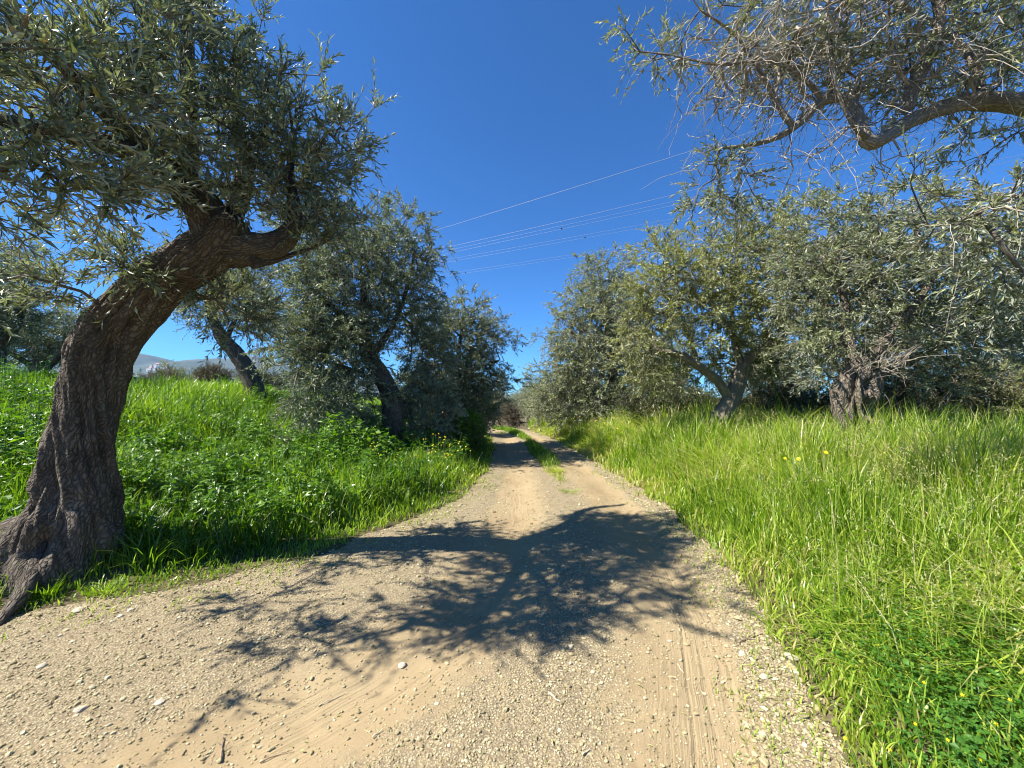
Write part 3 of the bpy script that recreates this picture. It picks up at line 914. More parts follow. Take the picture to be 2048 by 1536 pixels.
# bigger leafy weed plants standing out of the grass, dead stems and litter
def plants(mb, px_, py_, hh, nl, g, mat, Ls, sd_):
    n = len(px_)
    z0 = ground_h(px_, py_, sd_)
    i = np.repeat(np.arange(n), nl)
    f = g.random(n * nl) ** .7
    az_ = g.uniform(0, 6.283, n * nl)
    lean = np.repeat(g.normal(size=(n, 2)) * .12, nl, 0) * f[:, None]
    pos = P3(px_[i] + lean[:, 0], py_[i] + lean[:, 1], z0[i] + f * hh[i])
    d = np.stack((np.cos(az_), np.sin(az_), g.uniform(-.15, .55, n * nl)), -1)
    s_ = Ls[i] * g.uniform(.6, 1.25, n * nl) * (1.15 - .5 * f)
    nn = nrm(np.array((0, 0, 1.0)) - .4 * d * np.array((1, 1, 0)) + g.normal(size=(n * nl, 3)) * .2)
    leaves(mb, pos, d, nn, s_, s_ * g.uniform(.3, .5, n * nl), mat, np.clip(np.repeat(g.random(n) * .5, nl) + g.random(n * nl) * .45, 0, 1), .18, .35)
    u = np.linspace(0, 1, 3)
    pt = np.stack((px_[:, None] + lean[::nl, 0][:, None] * u, py_[:, None] + lean[::nl, 1][:, None] * u, z0[:, None] + hh[:, None] * u), -1)
    V, Fc = tubes(pt, np.full((n, 3), .004), 3)
    mb.add(V, Fc, mat, .4)
n = 5600
x, y = scatter(n, -16, -0.4, 3.4, 15, g, .9)
sd = sdist(x, y)
cl = fbm(P3(x * .7, y * .7), 3, 57)
k = (sd > .55) & inview(x, y) & (g.random(n) < sm((cl - .35) / .3)) & ~((y < 4.3) & (x < -2.6)) & ~(np.hypot((x + 2.75) / .6, (y - 5.6) / .45) < 1)
x, y, sd = x[k], y[k], sd[k]
plants(mb, x, y, g.uniform(.25, .8, len(x)) * (1 + .35 * sm((-x - 5) / 3)), 18, g, 1, g.uniform(.08, .17, len(x)), sd)
# reed-like broad blades
n = 3200
x, y = scatter(n, -14, -1.0, 4.5, 13, g)
sd = sdist(x, y)
k = (sd > .8) & inview(x, y) & (fbm(P3(x * .6, y * .6), 2, 58) > .52)
x, y, sd = x[k], y[k], sd[k]
blades(mb, x, y, ground_h(x, y, sd), g.uniform(.45, .95, len(x)), g.uniform(.012, .026, len(x)), g.uniform(.1, .6, len(x)), g, 1, np.clip(g.normal(size=len(x)) * .15 + .3, 0, 1))
# straw and fallen leaves at the foot of the leaning trunk
n = 900
x, y = g.uniform(-4.6, -1.6, n), g.uniform(2.9, 4.4, n)
sd = sdist(x, y)
k = (sd > -.25) & (sd < .5)
x, y, sd = x[k], y[k], sd[k]
d = g.normal(size=(len(x), 3)) * np.array((1, 1, .15))
leaves(mb, P3(x, y, np.maximum(ground_h(x, y, sd), path_h(x, y) - .1 * sm(sd / .22)) + .01), d, nrm(g.normal(size=(len(x), 3)) * .3 + np.array((0, 0, 1.0))), g.uniform(.03, .075, len(x)), .012, 3, g.random(len(x)) * .7 + .2)
# dead stems
n = 700
x, y = scatter(n, -12, -0.3, 3.6, 14, g)
sd = sdist(x, y)
k = (sd > .2) & inview(x, y)
x, y, sd = x[k], y[k], sd[k]
blades(mb, x, y, ground_h(x, y, sd), g.uniform(.3, .7, len(x)), .004 * (.8 + .15 * y), g.uniform(.1, .9, len(x)), g, 3, g.random(len(x)))
tag(mb.build('weeds', GM), 'lush bright green weeds and grass covering the bank left of the track', 'weeds', kind='stuff')

# --- grassy strip between the wheel tracks
mb = MB()
n = 26000
x = g.uniform(-1.2, 1.6, n); y = g.uniform(7.2, 26, n)
cxs = np.interp(y, [7.2, 9, 11, 14, 17, 20, 26], [0.95, 0.92, 0.85, 0.65, 0.35, -0.1, -1.5])
wd = np.interp(y, [7.2, 7.8, 9, 11, 13.5, 14.6, 15.4, 18, 26], [0.10, 0.14, 0.22, 0.30, 0.24, 0.05, 0.22, 0.28, 0.3])
dd = np.abs(x - cxs) / wd + 0.8 * (fbm(P3(x * 4, y * 4), 2, 91) - 0.5)
k = dd < 1
x, y, dd = x[k], y[k], dd[k]
h = np.where(y < 8.9, 0.16, 0.30) * (1 - 0.5 * dd) * g.uniform(0.5, 1.2, len(x))
sh = np.clip(np.where(y < 8.9, 0.82, 0.30) + g.normal(size=len(x)) * 0.18, 0, 1)
blades(mb, x, y, path_h(x, y, False) - 0.01, h, 0.006 * (0.7 + 0.12 * y) * g.uniform(0.6, 1.3, len(x)), np.abs(g.normal(size=len(x))) * 0.3 + 0.15, g, 0, sh)
tag(mb.build('median_grass', GM), 'strip of green grass growing between the two wheel tracks', 'grass', kind='stuff')

# --- ragged worn edge: short sprouts, straw and fallen leaves on the track
g = np.random.default_rng(29)
mb = MB()
n = 60000
x, y = g.uniform(-5.5, 3.2, n), 1.4 * (9 / 1.4) ** g.random(n)
sd = sdist(x, y)
pn = fbm(P3(x * 3.2, y * 3.2), 3, 95)
k = (sd > -.55) & (sd < .1) & inview(x, y) & (pn > .50 - .22 * (sd + .3)) & (g.random(n) < .5)
x, y, sd = x[k], y[k], sd[k]
blades(mb, x, y, path_h(x, y) - .1 * sm(sd / .22) - .004, g.uniform(.02, .10, len(x)) * (1 + sd.clip(-.5, 0)), .0045 * (.8 + .25 * y), g.uniform(.2, 1.0, len(x)), g, 0, np.clip(g.normal(size=len(x)) * .25 + .62, 0, 1))
n = 5200
x, y = g.uniform(-6, 3.0, n), 1.2 * (9 / 1.2) ** g.random(n)
sd = sdist(x, y)
k = (sd < .05) & inview(x, y, 1.5) & (g.random(n) < .16 + .8 * np.exp(-((sd + .1) / .3) ** 2))
x, y, sd = x[k], y[k], sd[k]
d = g.normal(size=(len(x), 3)) * np.array((1, 1, .12))
leaves(mb, P3(x, y, path_h(x, y) - .1 * sm(sd / .22) + .008), d, nrm(g.normal(size=(len(x), 3)) * .25 + np.array((0, 0, 1.0))), g.uniform(.015, .06, len(x)), g.uniform(.003, .011, len(x)), 3, g.random(len(x)))
tag(mb.build('edge_litter', GM), 'short worn sprouts, straw and dry fallen leaves along the edges of the track', 'litter', kind='stuff')

#@@TREES
# ------------------------------------------------------------------ olive trees
OL = (M_OLIVE, M_TWIG)
OLY = (M_OLIVE_Y, M_TWIG)
OLG = (M_OLIVE_G, M_TWIG)

# 1. the big leaning tree at the left
b0 = at(120, 1140, 3.55)
trunk = px_limb([(95, 1225, 3.5, .56), (108, 1140, 3.52, .46), (126, 1065, 3.55, .365), (148, 985, 3.6, .285), (162, 900, 3.62, .245), (180, 800, 3.65, .222), (207, 705, 3.66, .215), (262, 622, 3.66, .205),
                 (330, 562, 3.64, .205), (395, 518, 3.6, .20), (445, 478, 3.58, .185), (470, 430, 3.56, .14)])
limbA = px_limb([(440, 500, 3.6, .20), (415, 430, 3.55, .17), (375, 380, 3.5, .145), (330, 335, 3.45, .12), (270, 280, 3.35, .09), (180, 190, 2.8, .06), (60, 60, 2.35, .03)])
limbB = px_limb([(440, 505, 3.6, .17), (505, 495, 3.66, .145), (550, 490, 3.72, .12), (580, 465, 3.75, .095), (590, 425, 3.78, .068), (580, 350, 3.85, .04), (590, 260, 3.95, .02)])
limbC = px_limb([(490, 520, 3.62, .10), (540, 522, 3.75, .036), (600, 504, 3.92, .022), (650, 484, 4.05, .014), (690, 462, 4.2, .007)])
limbD = px_limb([(375, 380, 3.5, .10), (380, 250, 3.45, .055), (378, 120, 3.4, .042), (374, -60, 3.35, .03), (370, -200, 3.3, .015)])
limbE = px_limb([(355, 355, 3.48, .11), (260, 300, 2.95, .07), (130, 270, 2.5, .05), (-40, 230, 2.1, .03)])
limbF = px_limb([(450, 485, 3.6, .10), (490, 340, 3.9, .08), (470, 220, 4.3, .055), (480, 90, 4.6, .03)])
root1 = px_limb([(95, 1060, 3.45, .11), (74, 1130, 3.25, .085), (52, 1178, 3.08, .06), (28, 1208, 2.95, .045), (8, 1232, 2.86, .03), (-12, 1262, 2.75, .018)])
root2 = px_limb([(150, 1050, 3.62, .14), (40, 1070, 3.5, .17), (-40, 1125, 3.42, .12), (-110, 1180, 3.3, .06)])
root3 = px_limb([(150, 1060, 3.45, .22), (175, 1110, 3.35, .17), (185, 1160, 3.3, .10)])
L1 = px_lobe
lob = [L1(330, 220, 3.15, 200, 150, .65), L1(100, 130, 2.3, 220, 190, .55, 1.3), L1(80, 320, 2.2, 180, 80, .4, 1.5), L1(560, 280, 3.75, 115, 100, .6), L1(440, 90, 3.5, 75, 130, .6, .8),
       L1(620, 370, 3.95, 95, 70, .5, 1.3), L1(220, -110, 3.1, 180, 90, .8, .7), L1(-180, 90, 2.1, 180, 240, .6, .6), L1(190, 400, 2.55, 140, 45, .3, 2.5), L1(440, 370, 3.4, 110, 60, .4, 1.2),
       L1(455, 620, 3.95, 85, 45, .22, 7), L1(120, 575, 3.3, 65, 45, .2, 5), L1(260, 520, 3.35, 80, 40, .25, 4), L1(700, 285, 4.0, 35, 40, .2, 4), L1(570, 410, 3.6, 90, 45, .25, 3),
       L1(640, 470, 3.95, 80, 35, .25, 3), L1(490, 200, 3.6, 85, 90, .6, .8), (-2.6, 2.3, 4.6, .5, .35, .35, .7),
       (-3.4, 2.0, 2.35, .3, .2, .15, 2), (-4.1, 2.5, 2.4, .25, .2, .12, 2), (-3.0, 2.1, 2.75, .4, .2, .15, 1.2)]  # this row: unseen off-frame sprays added to cast dapples on the track
tr_leaning = olive('olive_tree', 'big leaning olive tree with thick bent gnarled trunk on the left edge of the track', 'tree', (b0[0], b0[1], 0.05),
      [trunk, limbA, limbB, limbC, limbD, limbE, limbF, root1, root2], lob, 580, 5, 7, 0.28, 0.083, 0.0195, 101, OL, bare=160, bare_len=0.5, node_twigs=.25, shoots=.3, up=0.5, droop=0.12,
      trunk_kw=dict(nu=200, step=0.015, amp=0.20, flute=0.17, twist=0.9, burl=0.28, hollow=[(-0.95, 1.75, .20, .35, .42), (-0.5, 2.1, .12, .4, .3), (0.5, 0.66, .2, .10, .45), (-0.35, 0.50, .2, .09, .45), (0.0, .95, .10, .35, .22), (-.75, .9, .16, .16, .4), (.75, 1.4, .1, .4, .2), (1.0, 2.5, .16, .25, .35), (.2, 2.75, .1, .4, .28), (-.15, .28, .3, .08, .35)]), min_z=None)

# 2. tree overhanging from the right, trunk outside the frame
tr2 = np.array([(5.6, 2.9, 0.0, .42), (5.5, 2.95, 0.6, .36), (5.3, 3.05, 1.4, .32), (5.1, 3.1, 2.3, .28), (4.9, 3.15, 3.1, .24), (4.8, 3.2, 3.7, .18)])
l2a = px_limb([(2260, 330, 3.15, .13), (2140, 235, 3.15, .10), (2048, 208, 3.15, .076), (1960, 202, 3.15, .068), (1890, 214, 3.15, .062), (1815, 245, 3.12, .058), (1765, 278, 3.1, .058), (1738, 284, 3.1, .054),
               (1724, 258, 3.12, .044), (1712, 220, 3.15, .040), (1684, 196, 3.18, .038), (1640, 206, 3.2, .036), (1605, 240, 3.22, .033), (1560, 272, 3.25, .026), (1500, 290, 3.28, .018), (1440, 296, 3.3, .011)])
l2b = px_limb([(1810, 232, 3.12, .04), (1830, 165, 3.1, .05), (1862, 105, 3.05, .045), (1880, 20, 3.0, .035), (1840, -60, 2.95, .02)])
l2c = px_limb([(1590, 258, 3.22, .028), (1555, 210, 3.2, .021), (1525, 150, 3.15, .017), (1470, 70, 3.1, .012), (1400, 20, 3.05, .008)])
l2d = px_limb([(1965, 202, 3.15, .04), (1930, 100, 3.3, .03), (1800, 10, 3.5, .022), (1600, -60, 3.6, .014)])
l2f = px_limb([(1650, 205, 3.2, .022), (1600, 150, 3.1, .016), (1530, 120, 3.05, .012), (1440, 130, 3.0, .009), (1340, 110, 3.0, .006)])
l2g = px_limb([(1740, 280, 3.1, .02), (1700, 240, 2.95, .014), (1660, 130, 2.9, .011), (1655, 10, 2.85, .009)])
l2e = px_limb([(2200, 420, 2.9, .045), (2120, 385, 2.75, .026), (2045, 390, 2.7, .016), (1970, 420, 2.65, .010), (1900, 450, 2.65, .006)])
lob2 = [L1(1700, 90, 3.2, 190, 80, .7), L1(1900, 100, 3.1, 160, 110, .7, 1.3), L1(1560, 60, 3.2, 130, 70, .5, .9), L1(1310, 110, 3.2, 50, 60, .15, 8), L1(1420, 50, 3.2, 70, 50, .3),
        L1(1440, 370, 3.4, 60, 75, .2, 8), L1(1700, -140, 3.2, 330, 150, 1.0, .9), L1(2130, 100, 3.1, 140, 180, .8), L1(1970, 430, 2.7, 100, 90, .3, 5), L1(2040, 560, 2.7, 70, 60, .3, 5), L1(1980, 270, 3.0, 70, 60, .4), L1(1560, 140, 3.3, 130, 70, .4, 1.4), L1(1780, 130, 3.3, 150, 70, .5, 1.6), L1(1990, 60, 3.2, 110, 90, .6, 1.5), L1(1450, 110, 3.2, 80, 60, .3, 1.4), L1(1640, 20, 3.0, 200, 60, .5, 1.2), L1(2000, 500, 2.6, 70, 90, .2, 5)]
def hanging(mb, g, N, nodes):
    sel = nodes[(nodes[:, 0] < at(1940, 200, 3.15)[0]) & (nodes[:, 2] > 2.5)]
    o = sel[g.choice(len(sel), 130)]
    V, Fc = bare_twigs(g, o, 0.62, droop=0.75, r0=0.0042, wig=0.04, K=12, base=np.array((-0.9, -0.25, 0.15)))
    mb.add(V, Fc, 2, 0.5, V)
    c, _ = sample_lobes([L1(1650, 130, 3.2, 260, 110, .6), L1(1480, 170, 3.2, 150, 70, .4), L1(1860, 160, 3.1, 150, 100, .5), L1(1380, 90, 3.2, 70, 50, .2), L1(1700, 40, 3.2, 250, 60, .5), L1(1500, 330, 3.2, 120, 40, .2), L1(1700, 330, 3.1, 150, 60, .25, .8), L1(1640, 100, 3.1, 260, 90, .45)], 800, g)
    N2, Pa2, tp2 = grow(nodes[nodes[:, 2] > 2.4], c, g, 0.12, 0.28)
    branch_mesh(mb, N2, Pa2, int((nodes[:, 2] > 2.4).sum()), tp2, 0.0036, 2, 0.016, K=9, power=.4)
    c = N2[tp2][g.random(len(tp2)) < .8]
    V, Fc = bare_twigs(g, c, 0.45, droop=0.35, r0=0.0032, wig=0.035, K=9)
    mb.add(V, Fc, 2, 0.5, V)
tr_over = olive('olive_tree', 'olive tree reaching in at the upper right with a crooked limb and hanging bare twigs', 'tree', (5.6, 2.9, gh(5.6, 2.9)),
      [tr2, l2a, l2b, l2c, l2d, l2e, l2f, l2g], lob2, 400, 4, 7, 0.22, 0.066, 0.0165, 102, OLG, bark=M_BARK_PALE, trunk_kw=dict(nu=60, step=0.04, amp=.14, flute=.14), extra=hanging, r_tip=0.004)

# 3. dark tree left of the track, mid distance
bx = at(775, 872, 9.4)
t3 = px_limb([(782, 905, 9.3, .34), (788, 850, 9.3, .28), (784, 800, 9.35, .24), (768, 760, 9.4, .22), (745, 725, 9.4, .20), (733, 690, 9.4, .16), (730, 640, 9.4, .11), (725, 560, 9.5, .06)])
l3a = px_limb([(735, 700, 9.4, .12), (700, 650, 9.3, .09), (650, 600, 9.2, .06), (600, 560, 9.1, .03)])
l3b = px_limb([(740, 715, 9.4, .11), (780, 660, 9.6, .07), (810, 590, 9.8, .05), (830, 500, 9.9, .03)])
l3c = px_limb([(778, 770, 9.4, .09), (700, 740, 9.0, .06), (640, 720, 8.7, .04), (580, 720, 8.4, .02)])
lob3 = [L1(720, 560, 9.4, 130, 95, 1.4), L1(800, 500, 9.7, 75, 70, .9), L1(640, 510, 9.3, 90, 70, 1.0), L1(620, 650, 8.9, 90, 70, 1.0), L1(700, 640, 9.3, 120, 80, 1.2), L1(640, 760, 8.5, 60, 55, .6),
        L1(650, 820, 8.4, 60, 40, .6), L1(690, 770, 9.8, 80, 55, .8), L1(790, 600, 10, 70, 70, .9), L1(740, 460, 9.5, 60, 50, .7), L1(840, 640, 10.2, 50, 50, .8), L1(625, 700, 8.6, 60, 65, .6, 3), L1(620, 600, 9.0, 45, 75, .7, 1.6), L1(660, 700, 9.0, 100, 60, 1.0, 2), L1(640, 790, 8.2, 70, 55, .55, 3.5), L1(840, 800, 10, 70, 50, .7, 3), L1(715, 810, 9.0, 50, 45, .4, 2.5), L1(835, 850, 9.6, 60, 35, .5, 3), L1(850, 700, 10.4, 60, 60, .8, 1.5), L1(840, 720, 10.4, 60, 60, .8), L1(830, 540, 9.9, 40, 90, .7), L1(640, 870, 8.2, 70, 30, .6), L1(700, 500, 9.5, 110, 60, 1.1)]
olive('olive_tree', 'dense dark olive tree with leaning black trunk beside the shaded left side of the track', 'tree', (bx[0], bx[1], gh(bx[0], bx[1])),
      [t3, l3a, l3b, l3c], lob3, 1750, 4, 7, 0.28, 0.10, 0.026, 103, OL, node_twigs=.35, shoots=.28, trunk_kw=dict(nu=40, step=0.05, amp=.14, flute=.12), bare=160, bare_len=.6)
# 4. smaller tree behind it leaning over the track
t4 = px_limb([(905, 880, 12.5, .18), (905, 810, 12.5, .14), (915, 760, 12.5, .11), (918, 700, 12.5, .07), (925, 650, 12.6, .03)])
l4a = px_limb([(908, 780, 12.5, .08), (950, 740, 12.6, .05), (1000, 720, 12.7, .03)])
l4b = px_limb([(880, 850, 12.2, .08), (875, 790, 12.0, .06), (868, 720, 12, .03)])
lob4 = [L1(920, 680, 12.5, 75, 55, 1.1), L1(975, 690, 12.6, 50, 55, .8), L1(880, 760, 12.2, 70, 50, 1.0), L1(960, 755, 12.6, 70, 35, .9), L1(1005, 690, 12.7, 20, 35, .3, .6), L1(860, 650, 12.2, 45, 50, .8), L1(890, 830, 12.2, 70, 45, .9), L1(1030, 762, 12.7, 25, 10, .3, .5), L1(950, 820, 12.9, 50, 45, .8), L1(850, 790, 11.5, 60, 50, .8, 1.2), L1(930, 790, 12.3, 80, 50, .9, 1.2), L1(850, 860, 11.2, 70, 35, .8), L1(935, 640, 12.6, 50, 40, .6)]
olive('olive_tree', 'small dark olive tree behind the dense one, its sprays reaching over the track', 'tree', (at(905, 880, 12.5)[0], 12.5, gh(at(905, 880, 12.5)[0], 12.5)),
      [t4, l4a, l4b], lob4, 900, 4, 6, 0.34, 0.115, 0.031, 104, OL, trunk_kw=dict(nu=24, step=0.08))

# 5. pale slanting trunk at the back left
t5 = px_limb([(520, 830, 12.5, .30), (508, 775, 12.5, .28), (492, 735, 12.5, .25), (470, 705, 12.5, .22), (448, 680, 12.5, .19), (425, 640, 12.6, .12), (410, 590, 12.8, .07)])
l5 = px_limb([(448, 690, 12.5, .1), (470, 640, 12.6, .06), (500, 600, 12.8, .03)])
lob5 = [L1(420, 580, 12.8, 90, 60, 1.3), L1(500, 570, 13, 70, 60, 1.1), L1(440, 640, 12.7, 60, 30, .8), L1(520, 640, 13, 50, 45, .8)]
olive('olive_tree', 'olive tree with pale slanting trunk at the back of the left field', 'tree', (at(505, 770, 12.5)[0], 12.5, gh(at(505, 770, 12.5)[0], 12.5)),
      [t5, l5], lob5, 420, 4, 6, 0.34, 0.10, 0.026, 105, OL, trunk_kw=dict(nu=30, step=0.06))

# 6. forked tree on the right
t6 = px_limb([(1425, 885, 8.8, .27), (1436, 845, 8.8, .22), (1455, 812, 8.8, .185), (1472, 780, 8.8, .17), (1482, 745, 8.8, .16), (1492, 722, 8.8, .13)])
l6a = px_limb([(1462, 800, 8.8, .12), (1435, 762, 8.7, .105), (1405, 738, 8.6, .095), (1375, 718, 8.5, .085), (1345, 706, 8.45, .065), (1318, 700, 8.4, .05), (1305, 670, 8.4, .03)])
l6b = px_limb([(1390, 728, 8.6, .07), (1385, 690, 8.6, .06), (1372, 655, 8.6, .045), (1355, 600, 8.6, .03)])
l6c = px_limb([(1488, 730, 8.8, .11), (1510, 705, 8.8, .09), (1540, 690, 8.8, .075), (1570, 668, 8.8, .06), (1610, 610, 8.8, .045), (1650, 560, 8.8, .03)])
l6d = px_limb([(1486, 735, 8.8, .10), (1470, 690, 9.0, .07), (1465, 640, 9.1, .05), (1460, 560, 9.2, .03)])
lob6 = [L1(1340, 590, 8.6, 85, 75, 1.2), L1(1320, 680, 8.4, 70, 45, .9), L1(1450, 560, 8.9, 110, 85, 1.4), L1(1330, 510, 8.7, 60, 40, .7), L1(1480, 480, 9, 75, 55, .9), L1(1570, 560, 8.9, 90, 90, 1.2), L1(1600, 480, 9, 80, 55, .9),
        L1(1420, 660, 8.6, 80, 45, .9), L1(1540, 650, 8.7, 90, 50, .9), L1(1290, 620, 8.6, 40, 50, .6), L1(1640, 640, 8.9, 70, 60, .9), L1(1380, 770, 9.6, 60, 40, .5, .9), L1(1560, 740, 9.6, 80, 50, .6, .9), L1(1280, 680, 8.6, 50, 70, .7), L1(1300, 760, 9.2, 50, 40, .6), L1(1430, 440, 9, 60, 35, .6), L1(1400, 600, 9.2, 140, 90, .9, .7), L1(1425, 730, 9.4, 70, 40, .4, 2.5), L1(1540, 440, 9, 90, 40, .7), L1(1320, 745, 8.8, 60, 40, .5, 1.2), L1(1570, 715, 9.0, 70, 40, .5, 1.2)]
olive('olive_tree', 'yellow-green olive tree with pale forked trunk standing in the oats right of the track', 'tree', (at(1432, 860, 8.8)[0], 8.8, gh(at(1432, 860, 8.8)[0], 8.8)),
      [t6, l6a, l6b, l6c, l6d], lob6, 1080, 4, 7, 0.29, 0.10, 0.027, 106, OLY, bark=M_BARK_PALE, trunk_kw=dict(nu=50, step=0.04, amp=.14, flute=.14), bare=260, bare_len=.6, node_twigs=.3, shoots=.3)

# 7. old hollow trunk at the right
t7 = px_limb([(1745, 945, 6.3, .33), (1732, 905, 6.3, .25), (1718, 868, 6.3, .235), (1706, 825, 6.3, .27), (1708, 785, 6.3, .30), (1716, 752, 6.3, .25), (1722, 735, 6.3, .16)])
l7b = px_limb([(1725, 765, 6.3, .16), (1760, 745, 6.4, .11), (1800, 730, 6.5, .075), (1870, 700, 6.6, .05), (1960, 660, 6.7, .03)])
l7c = px_limb([(1712, 745, 6.3, .13), (1700, 690, 6.4, .08), (1690, 620, 6.5, .06), (1680, 520, 6.6, .035)])
l7d = px_limb([(1722, 745, 6.3, .12), (1770, 680, 6.2, .07), (1830, 610, 6.1, .05), (1880, 540, 6.0, .03)])
lob7 = [L1(1700, 560, 6.6, 100, 80, .9), L1(1800, 560, 6.4, 100, 90, 1.0), L1(1910, 600, 6.3, 100, 70, .9), L1(1720, 470, 6.8, 90, 50, .8), L1(1840, 470, 6.6, 90, 50, .8), L1(1990, 680, 6.3, 80, 50, .7, 1.1), L1(1640, 680, 6.6, 60, 45, .6),
        L1(1780, 670, 6.3, 80, 40, .6), L1(1880, 690, 6.0, 90, 35, .5), L1(2010, 560, 6.4, 80, 70, .8), L1(1600, 560, 6.9, 50, 60, .6), L1(2120, 640, 6.4, 90, 90, .9), L1(1640, 610, 7.0, 80, 80, .7), L1(1700, 680, 6.6, 90, 40, .6), L1(1940, 500, 6.6, 100, 70, .8), L1(1780, 430, 6.9, 120, 40, .7), L1(1640, 500, 7.0, 70, 60, .6), L1(1640, 735, 6.7, 60, 30, .4, 1.5), L1(1810, 725, 6.5, 80, 35, .4, 1.5), L1(1920, 750, 6.4, 80, 35, .4, 1.5)]
def brush7(mb, g, N, nodes):
    c = at(1745, 735, 6.2) + g.normal(size=(130, 3)) * np.array((.22, .18, .06))
    V, Fc = bare_twigs(g, c, 0.55, droop=0.2, r0=0.005, wig=0.06, base=np.array((0.3, -.1, .9)))
    mb.add(V, Fc, 2, 0.5, V)
olive('olive_tree', 'old olive tree with short hollow split trunk and bushy crown at the right', 'tree', (at(1722, 890, 6.3)[0], 6.3, gh(at(1722, 890, 6.3)[0], 6.3)),
      [t7, l7b, l7c, l7d], lob7, 950, 4, 7, 0.28, 0.09, 0.024, 107, OLG, bark=M_BARK_MID, node_twigs=.3, shoots=.3, rshift=-0.1, extra=brush7, bare=200, bare_len=.5,
      trunk_kw=dict(nu=120, step=0.015, amp=.30, flute=.26, twist=.8, burl=.1, hollow=[(0.1, 1.08, .40, .13, .85), (-0.55, .75, .16, .28, .5), (0.55, .78, .14, .2, .45), (0.95, 1.15, .2, .2, .5), (-.95, 1.2, .2, .16, .5), (.05, 1.45, .3, .1, .5)]))

# 8. tall grey-green tree further along the right
t8 = px_limb([(1215, 865, 15.5, .30), (1220, 800, 15.5, .24), (1225, 720, 15.5, .18), (1210, 640, 15.6, .10), (1200, 560, 15.7, .05)])
l8a = px_limb([(1220, 770, 15.5, .12), (1180, 710, 15.3, .08), (1140, 660, 15.2, .04)])
l8b = px_limb([(1222, 740, 15.5, .12), (1260, 690, 15.7, .08), (1275, 620, 15.8, .04)])
lob8 = [L1(1200, 562, 15.7, 50, 38, 1.0, 1.6), L1(1165, 615, 15.5, 45, 45, 1.0), L1(1215, 640, 15.6, 75, 60, 1.4), L1(1150, 680, 15.3, 55, 55, 1.2), L1(1250, 700, 15.6, 70, 60, 1.2), L1(1180, 750, 15.3, 80, 60, 1.4), L1(1150, 800, 15.2, 70, 45, 1.2),
        L1(1250, 790, 15.4, 80, 50, 1.2), L1(1115, 640, 15.3, 22, 20, .4, .8), L1(1240, 590, 15.7, 40, 60, .8), L1(1130, 750, 15.2, 50, 60, 1.0), L1(1200, 690, 15.4, 90, 70, 1.3), L1(1100, 790, 15.3, 35, 45, .8), L1(1260, 640, 15.9, 40, 60, .9), L1(1200, 830, 15.0, 110, 35, 1.2)]
olive('olive_tree', 'tall silvery olive tree with grey bare twigs beside the right bend of the track', 'tree', (at(1215, 850, 15.5)[0], 15.5, gh(at(1215, 850, 15.5)[0], 15.5)),
      [t8, l8a, l8b], lob8, 1350, 4, 6, 0.36, 0.135, 0.036, 108, OLG, node_twigs=.35, shoots=.3, trunk_kw=dict(nu=24, step=0.1), bare=600, bare_len=.8)

#@@SHRUBS
# ------------------------------------------------------------------ shrubs and scrub (trunkless, many stemmed)
def shrub(name, label, cat, cx_, cy_, rx, ry, hgt, n, L, w, mat, seed, group=None, twig=None, bare=60, lobes=7):
    g = np.random.default_rng(seed)
    z0 = gh(cx_, cy_)
    root = empty(name, (cx_, cy_, z0))
    tag(root, label, cat, group)
    st = MB()
    K = 14
    a = g.uniform(0, 2 * np.pi, K)
    u = np.linspace(0, 1, 7)
    rad = g.uniform(0.2, 0.75, K)
    pt = np.stack((cx_ + np.cos(a)[:, None] * (0.1 + rad[:, None] * u * rx), cy_ + np.sin(a)[:, None] * (0.1 + rad[:, None] * u * ry), z0 - 0.05 + u[None] * (hgt * g.uniform(0.5, 0.9, K))[:, None]), -1)
    pt = pt + np.cumsum(g.normal(size=pt.shape) * 0.03, 1)
    V, Fc = tubes(pt, np.linspace(0.03, 0.008, 7)[None] * np.ones((K, 1)) * (hgt / 2.2), 6)
    st.add(V, Fc, 0, 0.5, V)
    st.build('stems', [twig or M_TWIG], root, smooth=True)
    lob = []
    for i in range(lobes):
        b = g.uniform(0, 2 * np.pi); q = g.uniform(0.1, 0.65)
        hz = g.uniform(0.25, 0.72)
        lob.append((cx_ + math.cos(b) * q * rx, cy_ + math.sin(b) * q * ry, z0 + hgt * hz, rx * g.uniform(.3, .55), ry * g.uniform(.3, .55), hgt * g.uniform(.18, .32)))
    tg, ctr = sample_lobes(lob, n, g)
    tg[:, 2] = np.maximum(tg[:, 2], z0 + 0.05)
    nodes = pt.reshape(-1, 3)
    cr = MB()
    N, Pa, tips = grow(nodes, tg, g, 0.25)
    branch_mesh(cr, N, Pa, len(nodes), tips, 0.005, 1, 0.03, K=4)
    twigs_with_leaves(cr, N[tips], nrm(N[tips] - N[Pa[tips]]), nrm(tg - ctr), g, 4, 6, L * 3.6, L, w, 0, 1, 0.3, 0.15, 0.8)
    if bare:
        V, Fc = bare_twigs(g, N[g.choice(len(N), bare)], 0.6, 0.3, 0.006)
        cr.add(V, Fc, 2, 0.5, V)
    cr.build('foliage', [mat, twig or M_TWIG, M_TWIG_GREY], root, smooth=(1, 2))
    return root
def spx(px, y): return at(px, 800, y)[0]
shrub('shrub', 'low green bush spilling onto the right bend of the track below the tall silvery tree', 'shrub', spx(1135, 20), 20, 2.4, 1.9, 4.4, 800, .11, .03, M_OLIVE_G, 201)
shrub('shrub', 'pale green shrub at the far end of the right verge', 'shrub', spx(1095, 27), 27, 2.0, 1.6, 4.0, 420, .13, .035, M_OLIVE_G, 202)
shrub('shrub', 'dark undergrowth between the tall silvery tree and the forked olive', 'shrub', spx(1320, 11.6), 11.6, 1.5, 1.2, 2.0, 420, .085, .022, M_BRUSH, 203, bare=160)
